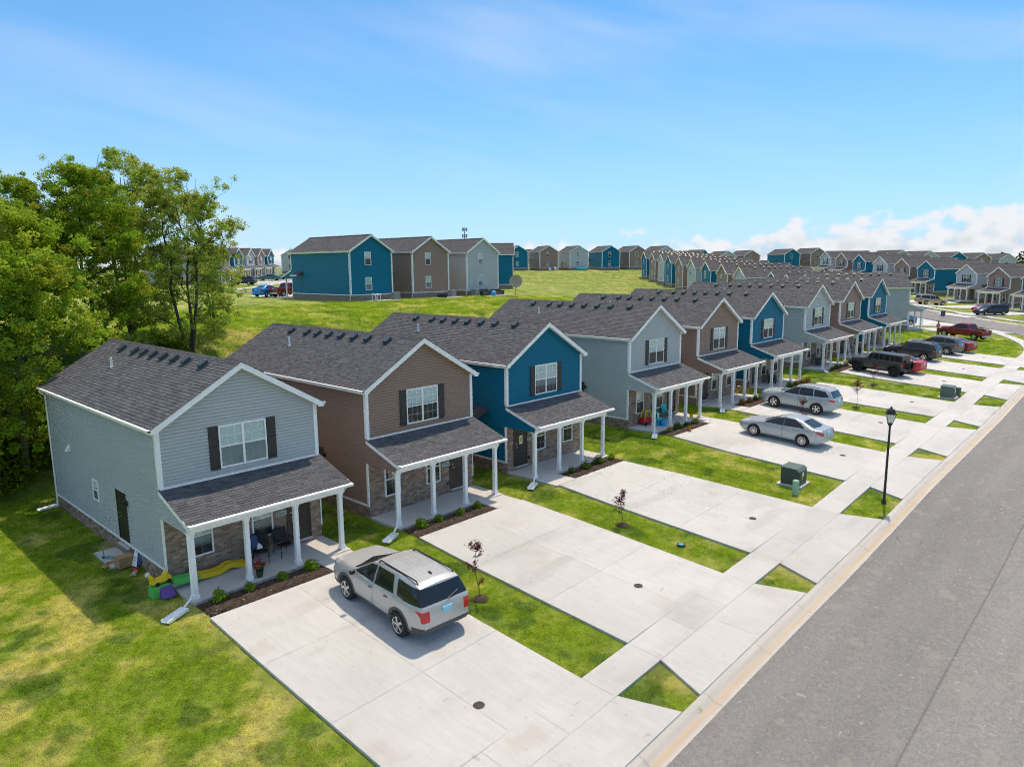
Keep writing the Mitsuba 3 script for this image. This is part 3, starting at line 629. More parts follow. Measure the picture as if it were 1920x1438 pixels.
def build_house(P, colour, x, y, z, yaw, label, group=None, keep=None):
    k = thing({'m_grey': 'grey_house', 'm_brown': 'brown_house', 'm_blue': 'blue_house'}[colour], label, 'house', group)
    M = place(x, y, z, yaw)
    for path, pl, b, kind, lab in P:
        if keep and not keep(path): continue
        bits = path.split('/')
        key = NR('__'.join(bits), k)
        scene[key] = {**pl, 'bsdf': {'type': 'ref', 'id': colour if b == '*' else b}, 'to_world': M}
        if kind: labels[key] = {'kind': kind}
        if lab: labels.setdefault(key, {})['label'] = lab
    return k
COLS = ['m_grey', 'm_brown', 'm_blue']; CN = {'m_grey': 'grey', 'm_brown': 'brown', 'm_blue': 'blue'}
MIRR = [0, 0, 1, 0, 1, 1, 0, 1, 1]
PR = {('h', 0): house_proto(False, 2, '2046', 'slats', 'most', 1, split=True), ('h', 1): house_proto(False, 2, '2044', 'half', None, 2, split=True), ('h', 2): house_proto(True, 2, '2042', 'most', None, 3, split=True),
      ('m', 0): house_proto(False, 2, None, 'half', 'half', 4), ('m', 1): house_proto(True, 2, None, 'half', 'half', 5), ('f', 0): house_proto(False, 0, None, 'half', None, 6), ('f', 1): house_proto(True, 0, None, 'slats', None, 7)}
ORD = ['nearest', 'second', 'third', 'fourth', 'fifth', 'sixth', 'seventh', 'eighth', 'ninth']
HLAB = ['nearest grey sided two storey house with silver suv on its driveway', 'brown sided house between the nearest grey house and the first blue house', 'first bright blue sided house, yellow notice on its black front door',
        'second grey house of the row with red and yellow toy car on its porch', 'brown house with a pink bicycle on its porch', 'blue house of the front row with a dark swivel armchair on its porch',
        'third grey house of the front row, dark off road car on its driveway', 'brown house with a pale ladder on its porch, behind the dark off road car', 'last blue house of the front row, before the wide corner lawn']
for i in range(9):
    P = PR.get(('h', i)) or PR[('m', MIRR[i])]
    build_house(P, COLS[i % 3], HX[i], HY[i], HZ[i], 0, HLAB[i], 'houses of the front row')
# ---------------------------------------------------------------- the other streets
FC = dict(zip('C1 C2 C3 C4 E1 E2 E3 E4 E5 E6 E7 E8 B1 B2 B3 B4 B5 B6 B7 B8 B9 B10 B11 B12 A1 A2 A3 A4 A5 A6 A7 A8 A9 F1 F2 F3 F4 F7 G1 G2 G3 G4 G5 D1 D2 D3 D4 D5 D6 D7'.split(),
              'u b g u u b g u b g b u u b g u b g u b g u b g u g b u b g u b g u b b g u g g u b g g b u g b u g'.split()))
FULL = {'u': 'm_blue', 'b': 'm_brown', 'g': 'm_grey'}
ROWL = {'C': ('house on the green hill', 'houses on the green hill'), 'E': ('house from behind on the far skyline above the meadow', 'houses on the skyline'), 'B': ('house along the bend, back to the meadow', 'houses along the bend'),
        'A': ('house across the bending street, porch towards us', 'houses across the street'), 'F': ('far house above the other roofs', 'far houses'), 'G': ('far house on the skyline at right', 'far houses at right'), 'D': ('house in the far row left, behind branches', 'houses in the far left row')}
NTH = 'first second third fourth fifth sixth seventh eighth ninth tenth eleventh twelfth'.split()
for n, (x, y, z, a) in FAR.items():
    c = FULL[FC[n]]; r = n[0]; i = int(n[1:])
    mem = sorted([m for m in FAR if m[0] == r and FC[m] == FC[n]], key=lambda m: px(*FAR[m][:2]))
    lab = CN[c]+' '+ROWL[r][0]
    if len(mem) > 1: lab = NTH[mem.index(n)]+' '+lab+', counted from the left'
    build_house(PR[('m', 0)] if n == 'B12' else PR[('f', i % 2)] if n != 'C1' else PR[('f', 0)], c, x, y, z, R_(a), lab, ROWL[r][1])

def house_slab(parent, key, x0, x1, y0, y1, dz=.05, bsdf='m_conc', nm='panel'):
    X_, Y_, Z_, A_ = FAR[key]; ca, sa = math.cos(R_(A_)), math.sin(R_(A_))
    slab(parent, [(X_+a*ca-b*sa, Y_+a*sa+b*ca) for a, b in ((x0, y0), (x0, y1), (x1, y1), (x1, y0))], dz, .3, nm, bsdf)
for r_, ks in (('A', 'A1 A2 A3 A4 A5 A6 A7 A8'), ('B', 'B9 B10 B11 B12'), ('D', 'D1 D2 D3 D4 D5 D6'), ('C', 'C1 C2 C3')):
    for key in ks.split():
        dk = NR('driveway'); tag(dk, kind='structure')
        e = -13.0 if r_ in 'AB' else -12.4
        for y0, y1 in ((-3.1, -8.0), (-8.0, e)): house_slab(dk, key, 0, 5.6, y0, y1)
        if r_ == 'A': house_slab(dk, key, -.4, 6.0, -13.9, -16.1, nm='apron')
        if r_ == 'D': house_slab(dk, key, -.5, 6.1, -13.6, -16.2, nm='apron')
dr_ = NR('road'); tag(dr_, kind='structure'); dp_ = NR('pavement'); tag(dp_, kind='structure')
for k_ in range(-4, 8):
    x0 = k_*9.; house_slab(dr_, 'D1', x0, x0+9.0, -16.5, -24.5, .03, 'm_asph', 'stretch'); house_slab(dp_, 'D1', x0, x0+9., -12.4, -13.5)
# ---------------------------------------------------------------- vehicles: x forwards, y to the left, wheels on z = 0
mat('m_tyre', two(pr((.018, .018, .019), .85)))
mat('m_rim', two(pr((.62, .62, .63), .28, .9)))
mat('m_rimd', two(pr((.03, .03, .032), .4, .5)))
mat('m_clad', two(pr((.075, .073, .070), .7)))
mat('m_cglass', two(pr((.010, .014, .016), .05, 0, specular=.6)))
mat('m_redlamp', two(pr((.50, .012, .016), .12, 0, clearcoat=1.)))
mat('m_lamp', two(pr((.75, .76, .78), .1, .5, clearcoat=1.)))
mat('m_amber', two(pr((.75, .28, .05), .15, 0, clearcoat=1.)))
mat('m_plate', two(pr((.25, .55, .75), .4)))
def paint(k, c, metal=.35, rough=.32): return mat(k, two(pr(c, rough, metal, clearcoat=1., clearcoat_gloss=.95)))
paint('p_silver', (.44, .45, .445), .4); paint('p_silverb', (.36, .41, .44), .4); paint('p_char', (.055, .058, .062)); paint('p_black', (.012, .015, .02)); paint('p_grey', (.13, .135, .14), .5)
paint('p_red', (.42, .012, .018), .1); paint('p_dred', (.22, .012, .022), .3); paint('p_blue', (.0, .22, .62), .1); paint('p_tan', (.46, .36, .25), .4); paint('p_navy', (.018, .026, .042)); paint('p_teal', (.02, .15, .145), .3)
paint('p_maroon', (.20, .035, .03), .3); paint('p_dgreen', (.03, .06, .05))
def interp(p, x):
    p = np.array(sorted(p)); return np.interp(x, p[:, 0], p[:, 1])
CARS = {
 'suv': dict(L=5.0, w=.985, r=.375, ax=(1.42, -1.44), zb=.30, top=[(2.5, .74), (2.46, .98), (2.3, 1.07), (1.75, 1.15), (1.15, 1.20), (.95, 1.25), (.22, 1.665), (-.3, 1.745), (-1.2, 1.765), (-1.9, 1.72), (-2.12, 1.66), (-2.37, 1.24), (-2.44, 1.13), (-2.48, .92), (-2.5, .62)],
             belt=[(2.5, .70), (1.1, 1.08), (-2.5, 1.17)], roofw=.70, side=[[(.98, 1.15), (.28, 1.57), (-.06, 1.63), (-.06, 1.13)], [(-.13, 1.13), (-.13, 1.64), (-.95, 1.66), (-1.10, 1.18)], [(-1.27, 1.20), (-1.16, 1.64), (-1.98, 1.60), (-2.40, 1.22), (-1.6, 1.17)]],
             front=(1.18, 1.62, .60), back=(1.21, 1.62, .86), doors=[[(.98, .40), (1.03, 1.12), (.28, 1.60), (-.10, 1.66), (-.10, .40)], [(-.115, .40), (-.115, 1.66), (-.98, 1.68), (-1.13, 1.16), (-1.02, .80), (-.93, .40)]], tail=[(-2.2, 1.10), (-2.55, 1.08), (-2.55, .78), (-2.40, .76), (-2.36, .95)], head=[(2.52, .92), (2.52, 1.02), (1.95, 1.10), (2.1, .94)], clad=True, rails=True, spokes=5, rim='m_rim', fat=.25),
 'crossover': dict(L=4.86, w=.96, r=.37, ax=(1.40, -1.40), zb=.27, top=[(2.43, .70), (2.40, .93), (2.22, 1.04), (1.6, 1.13), (1.05, 1.18), (.85, 1.24), (.1, 1.63), (-.4, 1.70), (-1.2, 1.71), (-1.9, 1.64), (-2.08, 1.58), (-2.32, 1.18), (-2.38, 1.05), (-2.42, .85), (-2.43, .6)],
             belt=[(2.43, .68), (1.0, 1.05), (-2.43, 1.15)], roofw=.67, side=[[(.88, 1.12), (.16, 1.54), (-.16, 1.59), (-.16, 1.10)], [(-.20, 1.10), (-.20, 1.60), (-1.02, 1.61), (-1.10, 1.15)], [(-1.16, 1.16), (-1.09, 1.60), (-1.80, 1.54), (-2.08, 1.24), (-1.7, 1.17)]],
             front=(1.15, 1.58, .58), back=(1.17, 1.56, .72), doors=[[(.90, .36), (.95, 1.09), (.16, 1.56), (-.175, 1.62), (-.175, .36)], [(-.19, .36), (-.19, 1.62), (-1.04, 1.63), (-1.16, 1.13), (-1.0, .8), (-.90, .36)]], tail=[(-1.98, 1.10), (-2.48, 1.06), (-2.48, .93), (-2.2, .98)], head=[(2.45, .88), (2.45, .98), (1.85, 1.08), (2.05, .92)], clad=False, rails=True, spokes=5, rim='m_rim', fat=.24),
 'sedan': dict(L=4.82, w=.915, r=.34, ax=(1.43, -1.37), zb=.22, top=[(2.41, .56), (2.38, .74), (2.2, .83), (1.6, .93), (1.1, .98), (.95, 1.01), (.15, 1.36), (-.3, 1.45), (-.75, 1.45), (-1.15, 1.37), (-1.85, 1.08), (-2.1, 1.06), (-2.33, 1.05), (-2.38, .92), (-2.41, .62)],
             belt=[(2.41, .54), (1.0, .90), (-1.7, 1.00), (-2.41, .98)], roofw=.60, side=[[(.93, .94), (.22, 1.29), (-.22, 1.37), (-.22, .95)], [(-.25, .95), (-.25, 1.37), (-.80, 1.36), (-1.18, 1.20), (-1.47, 1.01)]],
             front=(.98, 1.36, .56), back=(1.08, 1.39, .58), doors=[[(.95, .32), (1.0, .90), (.2, 1.32), (-.225, 1.40), (-.225, .32)], [(-.24, .32), (-.24, 1.40), (-.82, 1.39), (-1.22, 1.18), (-1.15, .8), (-.92, .45), (-.85, .32)]], tail=[(-1.95, .98), (-2.46, .93), (-2.46, .76), (-2.28, .80)], head=[(2.43, .70), (2.43, .78), (1.75, .90), (2.0, .72)], clad=False, rails=False, spokes=10, rim='m_rim', fat=.22),
 'offroad': dict(L=4.55, w=.80, r=.42, ax=(1.48, -1.50), zb=.46, top=[(2.12, .82), (2.10, 1.16), (1.9, 1.20), (.95, 1.27), (.80, 1.30), (.50, 1.76), (.3, 1.82), (-1.9, 1.82), (-2.08, 1.78), (-2.13, 1.22), (-2.15, 1.1), (-2.16, .75)],
             belt=[(2.12, 1.05), (.8, 1.20), (-2.2, 1.22)], roofw=.68, side=[[(.66, 1.27), (.44, 1.72), (-.20, 1.74), (-.20, 1.26)], [(-.28, 1.26), (-.28, 1.74), (-1.02, 1.74), (-1.02, 1.26)], [(-1.13, 1.27), (-1.13, 1.74), (-2.0, 1.72), (-2.05, 1.27)]],
             front=(1.30, 1.74, .62), back=(1.26, 1.70, .58), doors=[[(.75, .56), (.75, 1.24), (.46, 1.75), (-.235, 1.77), (-.235, .56)], [(-.25, .56), (-.25, 1.77), (-1.07, 1.77), (-1.07, .90), (-.88, .56)]], tail=[(-2.05, 1.12), (-2.25, 1.12), (-2.25, .92), (-2.05, .92)], head=[(2.0, .98), (2.2, .98), (2.2, 1.12), (2.0, 1.12)], clad='flare', rails=False, spokes=5, rim='m_rimd', fat=.30, spare=True),
 'pickup': dict(L=5.39, w=.945, r=.40, ax=(1.78, -1.79), zb=.40, top=[(2.69, .80), (2.66, 1.08), (2.45, 1.17), (1.5, 1.23), (1.2, 1.27), (.45, 1.72), (.1, 1.79), (-.75, 1.79), (-.95, 1.74), (-1.13, 1.21), (-1.14, 1.20), (-2.66, 1.19), (-2.69, 1.15), (-2.70, .72)],
             belt=[(2.69, .80), (1.2, 1.15), (-2.7, 1.17)], roofw=.66, side=[[(1.08, 1.20), (.50, 1.62), (.13, 1.68), (.13, 1.19)], [(.06, 1.19), (.06, 1.68), (-.72, 1.69), (-.83, 1.22)]],
             front=(1.26, 1.70, .58), back=(1.28, 1.68, .56), doors=[[(1.10, .50), (1.14, 1.16), (.48, 1.66), (.10, 1.72), (.10, .50)], [(.085, .50), (.085, 1.72), (-.76, 1.72), (-.92, 1.2), (-.92, .8), (-.80, .50)]], tail=[(-2.58, 1.14), (-2.75, 1.14), (-2.75, .88), (-2.60, .88)], head=[(2.72, .93), (2.72, 1.07), (2.2, 1.14), (2.35, .97)], clad=False, rails=False, spokes=6, rim='m_rim', fat=.26, bed=True),
 'longsuv': dict(L=5.57, w=1.0, r=.385, ax=(1.75, -1.55), zb=.36, top=[(2.78, .78), (2.75, 1.08), (2.55, 1.15), (1.6, 1.22), (1.35, 1.25), (.65, 1.76), (.3, 1.85), (-2.3, 1.87), (-2.58, 1.82), (-2.72, 1.24), (-2.76, 1.1), (-2.78, .7)],
             belt=[(2.78, .78), (1.3, 1.14), (-2.78, 1.17)], roofw=.78, side=[[(1.2, 1.19), (.68, 1.68), (.25, 1.74), (.25, 1.17)], [(.17, 1.17), (.17, 1.74), (-.72, 1.75), (-.80, 1.18)], [(-.92, 1.18), (-.84, 1.75), (-2.45, 1.74), (-2.62, 1.22)]],
             front=(1.26, 1.74, .68), back=(1.24, 1.72, .72), doors=[[(1.22, .46), (1.27, 1.15), (.66, 1.72), (.215, 1.77), (.215, .46)], [(.2, .46), (.2, 1.77), (-.76, 1.78), (-.87, 1.17), (-.8, .46)]], tail=[(-2.62, 1.14), (-2.85, 1.14), (-2.85, .80), (-2.62, .80)], head=[(2.8, .94), (2.8, 1.06), (2.35, 1.12), (2.4, .96)], clad=False, rails=True, spokes=6, rim='m_rim', fat=.25),
 'van': dict(L=5.15, w=.99, r=.345, ax=(1.60, -1.48), zb=.24, top=[(2.57, .62), (2.54, .84), (2.35, .98), (1.85, 1.12), (1.6, 1.18), (.65, 1.64), (.2, 1.73), (-1.6, 1.74), (-2.2, 1.66), (-2.35, 1.58), (-2.52, 1.08), (-2.56, .9), (-2.57, .6)],
             belt=[(2.57, .6), (1.5, 1.02), (-2.57, 1.08)], roofw=.72, side=[[(1.35, 1.10), (.62, 1.54), (.18, 1.62), (.18, 1.05)], [(.12, 1.05), (.12, 1.62), (-.86, 1.64), (-.92, 1.07)], [(-1.0, 1.07), (-.94, 1.64), (-2.12, 1.57), (-2.36, 1.12)]],
             front=(1.18, 1.62, .66), back=(1.12, 1.58, .74), doors=[[(1.35, .34), (1.4, 1.05), (.6, 1.58), (.15, 1.65), (.15, .34)], [(.135, .34), (.135, 1.65), (-.9, 1.67), (-.98, 1.05), (-.95, .34)]], tail=[(-2.4, 1.1), (-2.62, 1.1), (-2.62, .78), (-2.46, .78)], head=[(2.6, .78), (2.6, .90), (1.95, 1.06), (2.15, .82)], clad=False, rails=True, spokes=5, rim='m_rim', fat=.23),
}
def prismY(poly, y0, y1):
    P = poly if hasattr(poly, 'geom_type') else Polygon(poly)
    out = m3.Manifold()
    for g in getattr(P, 'geoms', [P]):
        rings = [np.array(g.exterior.coords)[:-1]]+[np.array(i.coords)[:-1] for i in g.interiors]
        cs = m3.CrossSection([r for r in rings], m3.FillRule.EvenOdd)
        out = out+m3.Manifold.extrude(cs, y1-y0).rotate([90, 0, 0]).translate([0, y1, 0])
    return out
def car_parts(kind):
    c = CARS[kind]; L2 = c['L']/2; w = c['w']; out = []
    xs = np.unique(np.concatenate([np.linspace(-L2+.002, L2-.002, 64), [p[0]*.999 for p in c['top']], [L2-.03, L2-.08, -L2+.03, -L2+.08]]))
    box_ = kind in ('offroad', 'longsuv', 'pickup')
    rings = []
    for x in xs:
        zt = interp(c['top'], x); zb_ = c['zb']; e = (L2-abs(x))
        ww = w*(1-(.10 if box_ else .20)*max(0, 1-e/(.35 if box_ else .62))**2.2)
        zlow = zb_+.16*max(0, 1-e/.35)**1.5
        be = min(interp(c['belt'], x), zt-.035)
        g = np.clip((zt-be-.06)/.45, 0, 1)
        wt = ww*.90*(1-g)+min(c['roofw'], ww*.9)*g; sh = ww*(.985-.02*g)
        cab = zt-be
        pts = [(0, zlow), (.55*ww, zlow), (.86*ww, zlow+.01), (.955*ww, zlow+.07), (ww*.985, zlow+.20), (ww, zlow+(be-zlow)*.55), (ww*.995, zlow+(be-zlow)*.80), (sh, be-.012), (sh-.015-.02*g, be+min(.02, cab*.3)),
               (sh-(sh-wt)*.52, be+cab*.50), (wt+.035, zt-.34*min(cab, .3)), (wt-.02, zt-.12*min(cab, .3)), (wt*.82, zt-.02*min(1, cab*4)), (wt*.45, zt), (0, zt+.012)]
        rings.append(pts)
    rings = np.array(rings); n = rings.shape[1]
    full = np.concatenate([rings, rings[:, -2:0:-1]*[-1, 1]], 1); m = full.shape[1]
    V = np.concatenate([np.repeat(xs[:, None, None], m, 1), full], 2).reshape(-1, 3); S = len(xs)
    i, j = np.meshgrid(np.arange(S-1), np.arange(m), indexing='ij'); i, j = i.ravel(), j.ravel(); k = (j+1) % m
    F = np.vstack([np.stack([i*m+j, (i+1)*m+j, (i+1)*m+k], 1), np.stack([i*m+j, (i+1)*m+k, i*m+k], 1)])
    V = np.vstack([V, [[xs[0], 0, V[:m, 2].mean()], [xs[-1], 0, V[-m:, 2].mean()]]]); a, b = len(V)-2, len(V)-1
    F = np.vstack([F, [[a, q, (q+1) % m] for q in range(m)], [[b, (S-1)*m+(q+1) % m, (S-1)*m+q] for q in range(m)]])
    tmsh = trimesh.Trimesh(V, F, process=False)
    if tmsh.volume < 0: F = F[:, ::-1]
    body = m3.Manifold(m3.Mesh(np.asarray(V, np.float32), np.asarray(F, np.uint32)))
    sy = lambda q: body.scale([1, q, 1])
    if c.get('bed'):
        body = body-m3.Manifold.cube([1.46, 1.44, 1.0]).translate([-2.63, -.72, .78])
    cut = m3.Manifold(); parts = []
    # glazing
    inner = sy(.965)
    sp = [prismY(Polygon(p).buffer(-.02).buffer(.02), -2, 2) for p in c['side']]
    zf0, zf1, fwid = c['front']; zr0, zr1, bwid = c['back']
    xw = max(p[0] for p in c['side'][0])
    wsh = m3.Manifold.extrude(m3.CrossSection([np.array([(-w*.86, zf0+.01), (w*.86, zf0+.01), (fwid, zf1+.03), (-fwid, zf1+.03)])]), 1.7).rotate([90, 0, 90]).translate([.12, 0, 0])
    bgl = m3.Manifold.extrude(m3.CrossSection([np.array([(-bwid, zr0), (bwid, zr0), (bwid*.88, zr1), (-bwid*.88, zr1)])]), 1.35 if not c.get('bed') else .6).rotate([90, 0, 90]).translate([-L2-.1 if not c.get('bed') else -1.30, 0, 0])
    if not c.get('bed'): bgl = bgl ^ m3.Manifold.cube([1.3, 4, 4]).translate([-L2-.1, -2, 0])
    fin = body.translate([-.035, 0, -.03]); bin_ = body.translate([.035, 0, -.03])
    glass = []
    for q in sp: glass.append(((sy(.994)-inner) ^ q)); cut = cut+(q-sy(.968))
    glass.append((body.translate([-.004, 0, -.004])-fin) ^ wsh); glass.append((body.translate([.004, 0, -.004])-bin_) ^ bgl)
    cutf = (wsh-body.translate([-.03, 0, -.025]))+(bgl-body.translate([.03, 0, -.025]))
    shell = body-sy(.93)
    # wheel arches
    arch = m3.Manifold(); r = c['r']
    for x in c['ax']:
        cy_ = m3.Manifold.cylinder(.5, r+.065, r+.065, 40).rotate([90, 0, 0])
        arch = arch+cy_.translate([x, w+.15, r]) + cy_.translate([x, -w+.35, r])
    seams = m3.Manifold()
    for d in c['doors']:
        P = Polygon(d); seams = seams+(prismY(P.buffer(.007).difference(P.buffer(-.007)), -2, 2)-sy(.975))
    bodyc = body-cut-cutf-arch
    for d in c['doors']:
        q = prismY(Polygon(d).buffer(-.007), -2, 2); dd = (bodyc ^ q)-sy(.94)
        for s, sg in (('l', 1), ('r', -1)):
            half = m3.Manifold.cube([6, 3, 4]).translate([-3, 0 if sg > 0 else -3, -1]); parts.append(('door', dd ^ half, '*'))
    alld = m3.Manifold()
    for d in c['doors']: alld = alld+(prismY(Polygon(d).buffer(.004), -2, 2)-sy(.972))
    lampsP = []
    for nm, key, b in (('headlight', 'head', 'm_lamp'), ('tail_light', 'tail', 'm_redlamp')):
        q = prismY(c[key], -2, 2); q = q-m3.Manifold.cube([9, (.62 if kind != 'offroad' else .5)*2*w, 4]).translate([-4.5, -(.62 if kind != 'offroad' else .5)*w, 0])
        for sg in (1, -1):
            half = m3.Manifold.cube([8, 3, 4]).translate([-4, 0 if sg > 0 else -3, -1]); parts.append((nm, (body.scale([1.002, 1.004, 1]) ^ q ^ half)-body.scale([.985, .96, 1]), b))
    parts.append(('body', bodyc-alld, '*'))
    for g, nm in zip(glass, ['side_window']*len(sp)+['windscreen', 'rear_window']): parts.append((nm, g-(arch if nm == 'x' else m3.Manifold()), 'm_cglass'))
    # cladding, bumper
    P = None
    if c['clad']:
        P = sbox(-L2-.1, .0, L2+.1, c['zb']+.15) if c['clad'] is True else None
        for x in c['ax']:
            ring = Point(x, r).buffer(r+.15).difference(Point(x, r).buffer(r+.06)).intersection(sbox(-9, .2, 9, 9)); P = ring if P is None else P.union(ring)
        if c['clad'] is True: P = P.union(sbox(-L2-.1, .0, -L2+.42, .58))
        q = prismY(P, -2, 2); oo = 1.012 if c['clad'] is True else 1.17
        parts.append(('cladding', ((body.scale([1.003, oo, 1])-sy(.90 if c['clad'] is True else .95)) ^ q)-arch, 'm_clad' if c['clad'] is True else 'm_black'))
    ps = [(n_, mt(g), b) for n_, g, b in parts if not g.is_empty()]
    res = [(n_, ply(g, smooth=32), b) for n_, g, b in ps]
    # grille and plates, seats of the number plate, mirrors, handles, rails
    zt = c['head'][0][1]
    res.append(('grille', rb(.05, w*1.1, .16, .02, (L2-.055, 0, zt-.16)), 'm_black'))
    res.append(('number_plate', bx(-L2-.008, -L2+.03, -.17, .17, zr0-.30, zr0-.14).ply(), 'm_plate'))
    mx = c['side'][0][0][0]-.12; mz = c['side'][0][0][1]+.02
    for s in (1, -1): res.append(('mirror', rb(.12, .20, .15, .05, (mx, s*(w+.09), mz)), '*' if kind not in ('suv', 'offroad') else 'm_black'))
    for d in c['doors']:
        x = max(min(q[0] for q in d), -9)+.20; x = min(q[0] for q in d if q[1] < .6)+.18
        for s in (1, -1): res.append(('handle', rb(.17, .04, .035, .012, (x-.05, s*(w-.0), interp(c['belt'], x)-.12)), 'm_clad' if kind == 'suv' else '*' if kind != 'offroad' else 'm_black'))
    if c['rails']:
        x0, x1 = c['side'][0][2][0]+.1, -L2+.55
        for s in (1, -1):
            y = s*(c['roofw']-.075); z = interp(c['top'], 0)
            mb = MB().pipe([(x0, y, interp(c['top'], x0)-.03), (x0-.1, y, interp(c['top'], x0-.1)+.045), (x1+.1, y, interp(c['top'], x1+.1)+.045), (x1, y, interp(c['top'], x1)-.03)], [.022]*4, 8)
            res.append(('roof_rail', mb.ply(True), 'm_black' if kind == 'suv' else 'm_metal'))
    if kind == 'suv':
        rbs = MB()
        for k in range(-3, 4):
            y = k*.15; fz = lambda x: interp(c['top'], x)+(.012*(1-abs(y)/.31) if abs(y) < .31 else -.02*(abs(y)-.31)/.26)
            xs_r = np.linspace(-1.72, -.05, 12); rbs.pipe([(x, y, fz(x)-.001) for x in xs_r], [.004]+[.008]*10+[.004], 6)
        res.append(('roof_rib', rbs.ply(), '*')); res.append(('antenna', MB().hexa(np.array([[-1.75, -.02, 1.74], [-1.72, -.01, 1.80], [-1.75, .02, 1.74], [-1.72, .01, 1.80], [-1.55, -.02, 1.74], [-1.62, -.01, 1.80], [-1.55, .02, 1.74], [-1.62, .01, 1.80]])).ply(), 'm_black'))
        res.append(('wiper', MB().tube((-2.42, -.05, 1.23), (-2.33, -.5, 1.33), .014).ply(), 'm_black'))
    if c.get('spare'):
        t = [MB().add(*lathe(tyre_prof(.40, .25), 28)).arr(), MB().add(*lathe([(0, .06), (.2, .07), (.25, .02), (.25, -.05)], 20)).arr()]
        for (v, f), nm, b in zip(t, ('spare_wheel', 'spare_wheel__rim'), ('m_tyre', 'm_rimd')):
            v = np.stack([-L2-.02-v[:, 2]*1.0, v[:, 0], v[:, 1]+1.0], 1); res.append((nm, ply((v, f), smooth=40), b))
        res.append(('bumper', bx(-L2-.02, -L2+.16, -.72, .72, .50, .66).ply(), 'm_black')); res.append(('bumper', bx(L2-.35, L2-.02, -.7, .7, .5, .68).ply(), 'm_black'))
    if c.get('bed'):
        res.append(('bed_liner', bx(-2.62, -1.18, -.71, .71, .775, .80).ply(), 'm_black')); res.append(('bumper', rb(.14, 1.7, .2, .04, (-L2-.03, 0, .48)), 'm_rim'))
    # wheels
    tv, tf = lathe(tyre_prof(r, c['fat']), 36)
    fr_ = r*.66; rp = MB().add(*lathe([(fr_, .0), (fr_, -.04), (fr_*.93, -.035), (fr_*.9, .02), (fr_*.86, .06)], 36))
    ns = c['spokes']
    for k in range(ns):
        a = 2*np.pi*k/ns; hw = (.34 if ns <= 6 else .17)*fr_*.55; pv_ = np.array([[q, s*(hw*.7 if q < .1 else hw), z] for q in (.04, fr_*.95) for s in (-1, 1) for z in (-.035, .0)])
        v = np.stack([pv_[:, 0]*np.cos(a)-pv_[:, 1]*np.sin(a), pv_[:, 0]*np.sin(a)+pv_[:, 1]*np.cos(a), pv_[:, 2]], 1); rp.hexa(v)
    rp.add(*lathe([(0, -.05), (.05, -.05), (.075, -.03), (.075, .02)], 16))
    dv, df = lathe([(0, .07), (fr_*.95, .07)], 24)
    rv, rf = rp.arr(); wn = 0
    for x in c['ax']:
        for s in (1, -1):
            f = lambda v: np.stack([x+v[:, 0], s*(w+.005-v[:, 2]-.03), r+v[:, 1]], 1)
            nm = 'wheel%s' % ('' if wn == 0 else '_%03d' % wn); wn += 1
            fx = (lambda F_: F_) if s > 0 else (lambda F_: F_[:, ::-1])
            res.append((nm+'__tyre', ply((f(tv), fx(tf)), smooth=50), 'm_tyre')); res.append((nm+'__rim', ply((f(rv), rf), smooth=30), c['rim'])); res.append((nm+'__brake_disc', ply((f(dv), df)), 'm_dark'))
    return res
def tyre_prof(r, wd):
    return [(r*.64, .0), (r*.70, -.015), (r*.90, -.02), (r*.97, .0), (r, .03), (r, wd-.06), (r*.97, wd-.03), (r*.9, wd-.01), (r*.66, wd-.02)]
def rb(w_, d_, h_, r_, at): return ply(mt(rbox(w_, d_, h_, r_, 4).translate([at[0], at[1], at[2]-h_/2])), smooth=40)
CARP = {}
def car(kind, name, colour, x, y, yaw, label, group=None, s=(1, 1, 1), z=None, pitch=None):
    if kind not in CARP: CARP[kind] = car_parts(kind)
    k = thing(name, label, 'pickup truck' if kind == 'pickup' else 'car', group)
    d = np.array([math.cos(yaw), math.sin(yaw)])*1.4; a, b = h1(x+d[0], y+d[1])+.051, h1(x-d[0], y-d[1])+.051
    if z is not None: a, b = z, z
    M = T().translate([x, y, (a+b)/2]).rotate([0, 0, 1], math.degrees(yaw)).rotate([0, 1, 0], -math.degrees(math.atan2(a-b, 2.8))).scale(list(s))
    for n_, p_, b_ in CARP[kind]:
        key = NR(n_, k); scene[key] = {**p_, 'bsdf': {'type': 'ref', 'id': colour if b_ == '*' else b_}, 'to_world': M}
    return k
UP = np.pi/2
car('suv', 'parked_car', 'p_silver', 2.05+.96, -6.49, UP-.06, 'silver suv with dark lower cladding parked on the nearest driveway', 'cars on the front driveways')
car('sedan', 'parked_car', 'p_silverb', 28.45+.90, -7.80, UP-.05, 'silver blue sedan with ten spoke wheels parked beyond the utility box', 'cars on the front driveways')
car('crossover', 'parked_car', 'p_silverb', 36.30+.94, -5.57, UP-.015, 'silver blue suv with tinted windows parked behind the silver sedan', 'cars on the front driveways')
car('offroad', 'parked_car', 'p_char', 53.05+.95, -5.5, UP-.13, 'charcoal off road car with rear spare wheel and black flared arches', 'cars on the front driveways')
car('sedan', 'parked_car', 'p_red', 56.55, -5.9, UP-.08, 'bright red sedan half hidden behind the charcoal off road car', 'cars on the front driveways')
car('crossover', 'parked_car', 'p_black', 63.8+.96, -5.28, UP-.10, 'black crossover with chrome window line, next after the charcoal off road car', 'cars on the front driveways', (.96, .97, .98))
car('crossover', 'parked_car', 'p_grey', 69.9+.95, -5.75, UP-.08, 'dark grey suv at the last driveway before the corner lawn', 'cars on the front driveways')
car('sedan', 'parked_car', 'p_dred', 73.6, -6.4, UP-.08, 'dark red sedan behind the dark grey suv by the corner lawn', 'cars on the front driveways')
car('pickup', 'parked_truck', 'p_dred', 88.4, -4.85, UP-.38, 'dark red crew cab pickup parked beyond the corner lawn')
